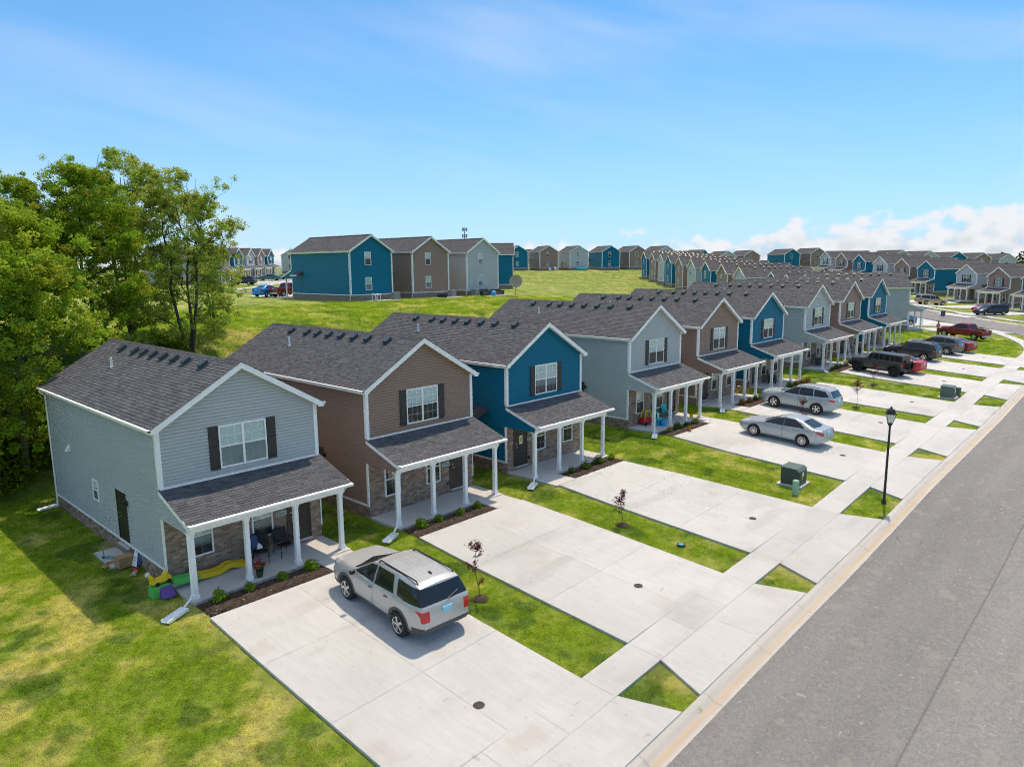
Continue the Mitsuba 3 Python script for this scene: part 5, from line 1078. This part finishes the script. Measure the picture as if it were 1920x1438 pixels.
put('play_ball', ply(trimesh.creation.icosphere(3, .10), smooth=True), 'c_plastic', None, place(-1.55, 1.30, z+.09), 'white ball on the grass beside the brick footing', 'ball')
k = thing('stuffed_toy', 'tan stuffed toy lying on the grass left of the white ball', 'toy'); M = place(-1.80, 1.85, z, .7)
for p_, r_ in (((0, 0, .07), .085), ((.12, 0, .08), .06), ((.16, .05, .12), .02), ((.16, -.05, .12), .02), ((-.06, .09, .04), .035), ((-.06, -.09, .04), .035)): put('body' if r_ > .08 else 'head' if r_ == .06 else 'limb', ply(trimesh.creation.icosphere(2, r_).apply_translation(p_), smooth=True), 'c_beige', k, M)
put('toy_block', rb(.22, .12, .10, .03, (0, 0, .06)), 'c_red', None, place(-1.62, 2.2, z, .4), 'small red toy on the grass under the leaning sign', 'toy')
# toy coaster: platform with steps, ramp, wavy track; the ride-on car stands on the platform
k = thing('toy_coaster', 'plastic toy coaster, yellow wavy track, green ramp and purple steps at the porch corner', 'toy slide'); zp = HZ[0]
def track(pts, w_, th_, lip):
    pts = np.array(pts, float); t = np.gradient(pts[:, :2], axis=0); t /= np.linalg.norm(t, axis=1, keepdims=True); nrm = np.stack([-t[:, 1], t[:, 0]], 1); prof = [(-w_, 0), (-w_, lip), (-w_+.04, lip), (-w_+.05, th_), (-.09, th_), (-.08, th_+.012), (.08, th_+.012), (.09, th_), (w_-.05, th_), (w_-.04, lip), (w_, lip), (w_, 0)]
    v = np.array([[*(p[:2]+nn*o), p[2]+h_-.0] for p, nn in zip(pts, nrm) for o, h_ in prof]); v[np.arange(len(v)) % 12 == 0, 2] -= .10; v[np.arange(len(v)) % 12 == 11, 2] -= .10
    n = 12; i, j = np.meshgrid(np.arange(len(pts)-1), np.arange(n-1), indexing='ij'); i, j = i.ravel(), j.ravel(); return v, np.stack([i*n+j, i*n+j+1, (i+1)*n+j+1, (i+1)*n+j], 1)
tt = np.linspace(0, 1, 26); put('track', ply(track([(1.15-1.75*a, -.27-.13*a, zp+.09+.13*math.exp(-((a-.36)/.16)**2)+.13*a**3) for a in tt], .16, .035, .08), smooth=40), 'c_yellow', k)
put('ramp', ply(track([(-.58-.85*a, -.40-.0*a, zp+.22+.06*a) for a in np.linspace(0, 1, 8)], .20, .035, .09), smooth=40), 'c_lime', k)
z = h1(-1.8, -.5); put('platform', MB().prism([(-.30, 0), (.30, 0), (.26, .38), (-.26, .38)], -.20, .20).ply(), 'c_lime', k, place(-1.78, -.36, z)); put('steps', mt(m3.Manifold.batch_hull([m3.Manifold.sphere(.07, 16).translate(p_) for p_ in ((-.2, -.2, .07), (.2, -.2, .07), (-.2, .1, .07), (.2, .1, .07), (-.16, .1, .36), (.16, .1, .36))])), 'c_violet', k, place(-1.66, -.66, z, 0, .8), smooth=40)
k = thing('ride_on_toy_car', 'yellow ride on toy car standing on top of the green toy coaster', 'toy car'); M = T().translate([-1.74, -.36, z+.385]).rotate([0, 0, 1], 8.).scale(.85)
bd = m3.Manifold.batch_hull([m3.Manifold.sphere(.06, 16).translate(p_) for p_ in ((-.32, -.1, .12), (-.32, .1, .12), (.34, -.1, .12), (.34, .1, .12), (.30, .08, .22), (.30, -.08, .22), (-.3, .08, .2), (-.3, -.08, .2))])
sb = m3.Manifold.batch_hull([m3.Manifold.sphere(.045, 12).translate(p_) for p_ in ((-.33, -.1, .2), (-.33, .1, .2), (-.36, -.07, .40), (-.36, .07, .40), (-.22, 0, .22))])+m3.Manifold.batch_hull([m3.Manifold.sphere(.05, 12).translate(p_) for p_ in ((.14, -.08, .24), (.14, .08, .24), (.22, -.09, .38), (.22, .09, .38), (.32, 0, .24))])
put('shell', mt(bd+sb), 'c_yellow', k, M, smooth=40)
for a in (-.2, .24):
    for b in (-.16, .16): put('wheel', MB().tube((a, b-.03, .075), (a, b+.03, .075), .075, n=18).ply(), 'm_dark', k, M)
# chairs on porches
def sling_chair(x, y, z, yaw, label, fab='m_dark', fr='m_dark'):
    k = thing('patio_chair', label, 'chair', 'chairs on the porches'); M = place(x, y, z, yaw)
    put('seat', MB().hexa(np.array([[-.24, -.25, .43], [-.24, -.25, .445], [-.24, .22, .38], [-.24, .22, .395], [.24, -.25, .43], [.24, -.25, .445], [.24, .22, .38], [.24, .22, .395]])).ply(), fab, k, M)
    put('backrest', MB().hexa(np.array([[-.24, .21, .42], [-.24, .23, .42], [-.24, .36, .90], [-.24, .38, .90], [.24, .21, .42], [.24, .23, .42], [.24, .36, .90], [.24, .38, .90]])).ply(), fab, k, M)
    for s in (-1, 1):
        put('side_frame', MB().pipe([(s*.27, -.28, 0), (s*.27, -.25, .44), (s*.28, -.20, .62), (s*.28, .24, .66)], [.014]*4, 8).pipe([(s*.27, .36, 0), (s*.26, .22, .42), (s*.26, .38, .92)], [.014]*3, 8).ply(), fr, k, M)
    put('top_rail', MB().tube((-.26, .38, .92), (.26, .38, .92), .014).tube((-.27, -.25, .43), (.27, -.25, .43), .012).ply(), fr, k, M); return k
sling_chair(2.52, -.52, HZ[0], 0, 'dark brown sling chair by the front door of the nearest grey house')
sling_chair(1.62, -.50, HZ[0], -.5, 'black metal chair with clothes on it, left of the brown sling chair')
k = thing('bag', 'dark bag with a white cloth hanging over the black porch chair', 'bag'); M = place(1.5, -.30, HZ[0]+.46)
put('sack', mt(m3.Manifold.batch_hull([m3.Manifold.sphere(.09, 16).translate(p_) for p_ in ((-.1, 0, .1), (.1, 0, .1), (-.08, .12, .38), (.08, .12, .40))])), 'c_navy', k, M, smooth=40); put('cloth', mt(m3.Manifold.batch_hull([m3.Manifold.sphere(.05, 12).translate(p_) for p_ in ((.08, -.12, .04), (.2, -.12, .05), (.14, -.05, .15))])), 'c_plastic', k, M, smooth=40)
k = thing('flower_pot', 'dark pot of red flowers at the second porch column', 'flower pot'); M = place(.98, -1.62, HZ[0]); v, f = lathe([(.001, .0), (.09, .0), (.13, .22), (.14, .23), (.12, .23), (.001, .2)], 20); put('pot', ply((v, f), smooth=35), 'm_greend', k, M)
rng = np.random.default_rng(8); d = rng.normal(size=(260, 3)); d /= np.linalg.norm(d, axis=1, keepdims=True); P = d*rng.uniform(.3, 1, (260, 1))**.5*[.2, .2, .16]+[0, 0, .36]; put('leaves', leaf_ply(P, .06, rng, np.array([.04, .09, .012])*rng.uniform(.6, 1.4, (260, 1))), 'm_leaf', k, M)
fl = rng.normal(size=(9, 3)); fl /= np.linalg.norm(fl, axis=1, keepdims=True); fl[:, 2] = np.abs(fl[:, 2]); C = (fl*[.2, .2, .2]+[0, 0, .40])[rng.integers(0, 9, 200)]+rng.normal(size=(200, 3))*.028; put('blossoms', leaf_ply(C, .045, rng, np.array([.62, .02, .015])*rng.uniform(.7, 1.2, (200, 1))), 'm_leafd', k, M)
# fourth house
sling_chair(27.95, -.55, HZ[3], .25, 'left of two turquoise patterned chairs on the fourth porch', 'c_aqua'); sling_chair(28.75, -.60, HZ[3], -.2, 'right of two turquoise patterned chairs on the fourth porch', 'c_aqua')
k = thing('toy_car', 'red toy car with a yellow roof on the fourth porch', 'toy car'); M = place(26.45, -.55, HZ[3], -.25)
put('body', mt(m3.Manifold.batch_hull([m3.Manifold.sphere(.10, 16).translate(p_) for p_ in ((-.34, -.15, .2), (-.34, .15, .2), (.36, -.15, .2), (.36, .15, .2), (-.3, -.13, .34), (-.3, .13, .34), (.32, -.12, .30), (.32, .12, .30))])), 'c_red', k, M, smooth=40)
put('roof', rb(.42, .40, .07, .03, (-.03, 0, .86)), 'c_yellow', k, M)
for a in (-.24, .20):
    for b in (-.19, .19): put('roof_post', MB().tube((a*1.25, b, .36), (a*.85, b*.9, .84), .03, n=8).ply(), 'c_yellow', k, M)
for a in (-.25, .28):
    for b in (-.24, .24): put('wheel', MB().tube((a, b-.03, .10), (a, b+.03, .10), .10, n=18).ply(), 'm_dark' if a < 0 else 'c_plastic', k, M)
k = thing('water_toy', 'blue and aqua plastic tub toy at the front edge of the fourth porch', 'toy'); M = place(26.75, -1.55, HZ[3]); v, f = lathe([(.001, .0), (.13, .0), (.15, .40), (.16, .42), (.14, .42), (.001, .38)], 20); put('tub', ply((v, f), smooth=35), 'c_sky', k, M); put('tray', rb(.42, .30, .16, .04, (-.1, .28, .40)), 'c_aqua', k, M); put('leg', bx(-.22, -.16, .2, .36, 0, .33).box(.0, .06, .2, .36, 0, .33).ply(), 'c_sky', k, M); put('tap', rb(.1, .1, .3, .03, (-.12, .3, .62)), 'c_plastic', k, M)
for x, y, z, s, c, lab, tn in ((30.0, -1.6, HZ[3], 1.0, 'c_yellow', 'yellow flower pot at the right end of the fourth porch', (.45, .30, .02)), (26.75, -3.3, h1(26.75, -3.3)+.03, .8, 'c_terra', 'terracotta pot on the driveway corner before the fourth house', (.30, .22, .03))):
    k = thing('flower_pot', lab, 'flower pot'); M = place(x, y, z, 0, s); v, f = lathe([(.001, .0), (.09, .0), (.12, .2), (.13, .21), (.11, .21), (.001, .18)], 18); put('pot', ply((v, f), smooth=35), c, k, M); P = d[:120]*[.15, .15, .12]+[0, 0, .32]; put('leaves', leaf_ply(P, .06, np.random.default_rng(3), np.array(tn)*np.ones((120, 1))), 'm_leaf', k, M)
# fifth house: bicycle; electric meter on the wall
k = thing('bicycle', 'small pink bicycle parked across the porch of the fifth house', 'bicycle'); M = place(38.95, -.55, HZ[4], -.9)
for q in (-.36, .36):
    w = NR('wheel', k); m = trimesh.creation.torus(.21, .022, 24, 8); m.apply_transform(trimesh.transformations.rotation_matrix(np.pi/2, [1, 0, 0])); m.apply_translation([q, 0, .23]); put('tyre', ply(m, smooth=True), 'c_orange', w, M)
    sp = MB()
    for j in range(8): a = j*np.pi/4; sp.tube((q, 0, .23), (q+.2*math.cos(a), 0, .23+.2*math.sin(a)), .004, n=5)
    put('spokes', sp.ply(), 'm_chrome', w, M)
put('frame', MB().tube((-.36, 0, .23), (-.05, 0, .25), .016).tube((-.05, 0, .25), (.26, 0, .50), .018).tube((-.12, 0, .55), (-.05, 0, .25), .016).tube((-.12, 0, .5), (.26, 0, .52), .016).tube((-.36, 0, .23), (-.12, 0, .5), .014).tube((.24, 0, .6), (.36, 0, .23), .016).ply(), 'c_pink', k, M)
put('saddle', rb(.22, .11, .06, .025, (-.13, 0, .60)), 'c_plastic', k, M); put('handlebar', MB().pipe([(.2, -.24, .76), (.24, -.08, .70), (.24, 0, .62), (.24, .08, .70), (.2, .24, .76)], [.013]*5, 8).ply(), 'c_pink', k, M)
# yellow notice on the door of the third house; ladder; chairs of the farther porches
dx_ = HX[2]+W-4.40-.84; k = thing('door_notice', 'yellow and white notice stuck on the black door of the first blue house', 'notice'); put('sheet', bx(dx_+.30, dx_+.54, HY[2]-.052, HY[2]-.046, HZ[2]+1.25, HZ[2]+1.66).ply(), 'c_plastic', k); put('panel', bx(dx_+.33, dx_+.51, HY[2]-.054, HY[2]-.0525, HZ[2]+1.36, HZ[2]+1.58).ply(), 'c_yellow', k)
k = thing('ladder', 'pale ladder leaning on the porch of the eighth house', 'ladder'); M = T().translate([61.75, -.75, HZ[7]]).rotate([1, 0, 0], -12.)
for s in (-.2, .2): put('rail', bx(s-.02, s+.02, -.03, .03, 0, 2.3).ply(), 'c_plastic', k, M)
for j in range(7): put('rung', MB().tube((-.2, 0, .25+.3*j), (.2, 0, .25+.3*j), .016).ply(), 'c_plastic', k, M)
def armchair(x, y, z, yaw, lab, c='c_wicker', cu='c_grey'):
    k = thing('porch_armchair', lab, 'armchair', 'armchairs on the porches'); M = place(x, y, z, yaw)
    put('seat', rb(.66, .62, .30, .05, (0, 0, .27)), c, k, M); put('cushion', rb(.48, .5, .12, .05, (0, -.04, .46)), cu, k, M); put('backrest', mt(m3.Manifold.batch_hull([m3.Manifold.sphere(.06, 12).translate(p_) for p_ in ((-.28, .26, .4), (.28, .26, .4), (-.24, .38, .95), (.24, .38, .95))])), c, k, M, smooth=40)
    for s in (-.31, .31): put('armrest', rb(.11, .6, .14, .04, (s, 0, .56)), c, k, M)
    for a in (-.27, .27):
        for b in (-.25, .25): put('foot', MB().tube((a, b, 0), (a, b, .14), .025).ply(), 'm_dark', k, M)
armchair(44.35, -.60, HZ[5], .5, 'dark swivel armchair on the porch of the second blue house', cu='c_wicker'); armchair(54.2, -.62, HZ[6], .2, 'dark wicker armchair with grey cushion on the seventh porch'); armchair(64.4, -.75, HZ[7], .3, 'dark armchair on the eighth porch behind the ladder', cu='c_wicker'); armchair(73.2, -.75, HZ[8], .3, 'greyish armchair on the porch of the last blue house', 'c_grey')
put('storage_sack', mt(m3.Manifold.batch_hull([m3.Manifold.sphere(.16, 14).translate(p_) for p_ in ((-.2, 0, .16), (.25, .1, .16), (-.1, .1, .55), (.1, 0, .62))])), 'c_beige', None, place(45.5, -.55, HZ[5]), 'beige covered bundle beside the dark swivel armchair', 'bundle', smooth=40)
k = thing('side_table', 'small white table on the seventh porch next to the wicker armchair', 'table'); M = place(55.3, -.9, HZ[6]); put('top', MB().tube((0, 0, .42), (0, 0, .45), .26, n=20).ply(), 'c_plastic', k, M)
for j in range(3): a = j*2.1; put('leg', MB().tube((.2*math.cos(a), .2*math.sin(a), 0), (.12*math.cos(a), .12*math.sin(a), .42), .016).ply(), 'c_orange', k, M)
k = thing('meter_box', 'grey electric meter box with a conduit on the left wall of the fifth house', 'meter box'); put('cabinet', rb(.16, .36, .5, .02, (HX[4]-.1, .55, HZ[4]+1.28)), 'm_green', k); put('conduit', MB().tube((HX[4]-.06, .55, HZ[4]-.2), (HX[4]-.06, .55, HZ[4]+1.05), .03).ply(), 'm_metal', k)
# the street beyond
def bin_(x, y, lab):
    k = thing('trash_bin', lab, 'trash bin'); M = place(x, y, h1(x, y), -.8, .8)
    put('body', MB().hexa(np.array([[-.24, -.26, .08], [-.30, -.33, 1.0], [-.24, .26, .08], [-.30, .33, 1.0], [.24, -.26, .08], [.30, -.33, 1.0], [.24, .26, .08], [.30, .33, 1.0]])).ply(), 'c_navy', k, M); put('lid', MB().prism([(-.34, 1.0), (.36, 1.0), (.3, 1.08), (-.28, 1.1)], -.31, .31, 'x').ply(), 'm_black', k, M)
    for s in (-.26, .26): put('wheel', MB().tube((s-.03, .28, .11), (s+.03, .28, .11), .11, n=16).ply(), 'm_dark', k, M)
bin_(122.6, 4.7, 'dark wheeled trash bin on the verge of the bending street')
# a person behind the bonnet of the red pickup
J = dict(hip=(0, 0, .92), ch=(0, -.02, 1.30), nk=(0, 0, 1.46), hd=(0, -.02, 1.60))
def bone(a, b, ra, rb_): return m3.Manifold.batch_hull([m3.Manifold.sphere(ra, 14).translate(a), m3.Manifold.sphere(rb_, 14).translate(b)])
bd = bone(J['hip'], J['ch'], .14, .15)+bone(J['ch'], J['nk'], .09, .055)+bone(J['nk'], J['hd'], .05, .06)
for s in (-1, 1):
    bd = bd+bone((s*.09, 0, .90), (s*.10, -.02, .48), .085, .055)+bone((s*.10, -.02, .48), (s*.10, .02, .08), .055, .04)+bone((s*.10, .02, .05), (s*.11, -.14, .04), .04, .03)+bone((s*.12, -.01, 1.34), (s*.19, 0, 1.34), .07, .055)+bone((s*.19, 0, 1.34), (s*.25, .03, 1.08), .05, .04)+bone((s*.25, .03, 1.08), (s*.22, -.12, .88), .04, .028)
    for q in range(5): bd = bd+bone((s*.22, -.12, .88), (s*(.20+.012*q), -.15-.004*q, .80+.02*(q == 4)), .018, .009)
m = mt(bd.refine_to_length(.05)); m.merge_vertices(); trimesh.smoothing.filter_taubin(m, iterations=6)
x, y = 89.2, -2.0; M = place(x, y, h1(x, y), 1.0); k = thing('person', 'person in pink top standing behind the red pickup', 'person'); put('body', m, 'c_skin', k, M, smooth=True)
put('shirt', mt(bone((0, 0, .95), (0, -.02, 1.32), .155, .165)+bone((-.19, 0, 1.35), (.19, 0, 1.35), .075, .075)), 'c_pink', k, M, smooth=40); put('trousers', mt(sum([bone((s*.09, 0, .92), (s*.10, -.02, .48), .095, .068)+bone((s*.10, -.02, .48), (s*.10, .02, .12), .068, .055) for s in (-1, 1)], m3.Manifold())), 'c_navy', k, M, smooth=40)
hm = m3.Manifold.sphere(.1, 20).scale([.78, .95, 1.18]).translate([0, -.02, 1.64])+m3.Manifold.sphere(.016, 8).translate([0, -.12, 1.62])+m3.Manifold.sphere(.018, 8).translate([.08, 0, 1.63])+m3.Manifold.sphere(.018, 8).translate([-.08, 0, 1.63])
put('head', mt(hm), 'c_skin', k, M, smooth=True); put('hair', mt(m3.Manifold.sphere(.108, 20).scale([.82, .95, 1.15]).translate([0, .01, 1.67])-m3.Manifold.cube([.3, .2, .2]).translate([-.15, -.26, 1.5])), 'm_dark', k, M, smooth=40)
# behind the hilltop houses
def ac(x, y, yaw, lab):
    k = thing('air_conditioner', lab, 'air conditioner', 'air conditioners behind the hilltop houses'); M = place(x, y, h1(x, y), yaw); put('pad', bx(-.5, .5, -.5, .5, -.1, .06).ply(), 'm_slab', k, M); put('cabinet', rb(.76, .76, .8, .04, (0, 0, .46)), 'c_grey', k, M)
    lv = MB()
    for j in range(9): lv.box(-.39, .39, -.395, -.378, .14+j*.075, .17+j*.075)
    put('louvre', lv.ply(), 'm_metal', k, M); put('fan_guard', MB().tube((0, 0, .855), (0, 0, .87), .3, n=20).ply(), 'm_dark', k, M)
ac(41.2, 42.6, .02, 'grey air conditioner at the right back corner of the hilltop blue house'); ac(49.9, 42.6, .02, 'grey air conditioner behind the hilltop brown house'); ac(54.0, 42.7, .0, 'grey air conditioner behind the hilltop grey house')
for i, (x0, x1, y0) in enumerate([(37.2, 40.9, 41.4), (46.0, 50.6, 41.0), (54.8, 58.6, 41.0)]):
    z = h1((x0+x1)/2, 42.2); put('patio_slab', bx(x0, x1, y0, 43.3, z-.3, z+.06).ply(), 'm_slab', None, None, 'pale concrete patio slab behind the hilltop %s house' % ['blue', 'brown', 'grey'][i], 'patio')
k = thing('plastic_table', 'white plastic table behind the hilltop blue house', 'table'); M = place(38.2, 42.2, h1(38.2, 42.2)+.06); put('top', rb(.8, .8, .05, .02, (0, 0, .66)), 'c_plastic', k, M)
for a in (-.32, .32):
    for b in (-.32, .32): put('leg', bx(a-.03, a+.03, b-.03, b+.03, 0, .64).ply(), 'c_plastic', k, M)
k = thing('fire_pit', 'low dark fire pit behind the hilltop brown house', 'fire pit'); M = place(47.8, 42.0, h1(47.8, 42)+.06); v, f = lathe([(.001, .3), (.5, .32), (.6, .45), (.66, .45), (.62, .1), (.5, 0), (.001, 0)], 20); put('bowl', ply((v, f), smooth=35), 'm_dark', k, M)
def sofa(x, y, yaw, w_, lab):
    k = thing('outdoor_sofa', lab, 'sofa', 'black sofas behind the hilltop grey house'); M = place(x, y, h1(x, y)+.06, yaw)
    put('base', rb(w_, .8, .36, .04, (0, 0, .2)), 'c_wicker', k, M); put('backrest', rb(w_, .16, .5, .05, (0, .33, .55)), 'c_wicker', k, M)
    for s in (-1, 1): put('armrest', rb(.15, .8, .24, .04, (s*(w_/2-.075), 0, .48)), 'c_wicker', k, M)
sofa(55.6, 42.5, .0, 1.5, 'left black sofa behind the hilltop grey house'); sofa(57.9, 42.6, 0, 1.9, 'right black sofa behind the hilltop grey house')
put('play_ball', ply(trimesh.creation.icosphere(3, .35), smooth=True), 'c_sky', None, place(56.2, 41.6, h1(56.2, 41.6)+.38), 'large blue ball in front of the black sofas on the hill', 'ball')
k = thing('satellite_dish', 'round mesh satellite dish on a pole behind the hilltop houses', 'satellite dish'); x, y = 60.4, 41.6; M = T().translate([x, y, h1(x, y)]).rotate([0, 0, 1], 50.); put('pole', MB().tube((0, 0, -.2), (0, 0, 1.9), .05).ply(), 'm_metal', k, M)
v, f = lathe([(.001, 0), (.3, .03), (.6, .12), (.85, .25), (.86, .25), (.6, .1), (.001, -.03)], 28); q = np.stack([-v[:, 2]*.9, v[:, 0], v[:, 1]*.98+2.0], 1); put('dish', ply((q, f), smooth=40), 'c_beige', k, M); put('feed_arm', MB().tube((0, 0, 1.2), (-.75, 0, 1.9), .02).tube((-.75, 0, 1.85), (-.75, 0, 1.98), .05).ply(), 'm_metal', k, M)
k = thing('paddling_pool', 'round turquoise pool behind the grey house on the skyline', 'pool'); M = place(165.0, 111.2, h1(165.0, 111.2)); v, f = lathe([(1.55, 0), (1.65, .4), (1.6, .7), (1.5, .72), (1.5, .5)], 28); put('wall', ply((v, f), smooth=30), 'c_aqua', k, M); v, f = lathe([(.001, .55), (1.5, .55)], 28); put('water', ply((v, f)), 'c_sky', k, M)
for i, (n_, off, c) in enumerate((('E2', 1.2, 'c_plastic'), ('E2', 3.1, 'c_plastic'), ('E2', 4.8, 'c_pink'))):
    X_, Y_, Z_, A_ = FAR[n_]; x = X_+off*math.cos(R_(A_))-13.6*math.sin(R_(A_)); y = Y_+off*math.sin(R_(A_))+13.6*math.cos(R_(A_)); k = thing('garden_chair', ['right white garden chair', 'left white garden chair', 'pink garden chair'][i]+' behind the brown house on the skyline', 'chair', 'garden chairs on the skyline'); M = place(x, y, h1(x, y), 1.*i)
    put('seat', rb(.7, .65, .12, .03, (0, 0, .42)), c, k, M); put('backrest', rb(.7, .12, .7, .04, (0, .33, .72)), c, k, M)
    for a in (-.3, .3): put('side', bx(a-.04, a+.04, -.3, .36, 0, .62).ply(), c, k, M)
# mobile mast on the horizon
az, dd = YAW+math.atan((960-875.5)/FPX), 380.; x, y = CAM[0]+dd*math.cos(az), CAM[1]+dd*math.sin(az); z = h1(x, y); k = thing('radio_mast', 'thin radio mast with antennas above the hilltop roofs', 'mast'); M = place(x, y, z); hh = 28.6-z
put('pole', MB().tube((0, 0, 0), (0, 0, hh), .38, .2, n=10).ply(), 'm_metal', k, M)
for zz, n_ in ((hh-.9, 9), (hh-4.2, 6)):
    put('platform', MB().tube((0, 0, zz-.1), (0, 0, zz), 1.15, n=12).ply(), 'm_metal', k, M)
    for j in range(n_): a = 2*np.pi*j/n_; put('antenna', MB().box(-.16, .16, -.1, .1, -.9, .9).ply(), 'm_metal', k, T().translate([x+1.2*math.cos(a), y+1.2*math.sin(a), z+zz+.1]))
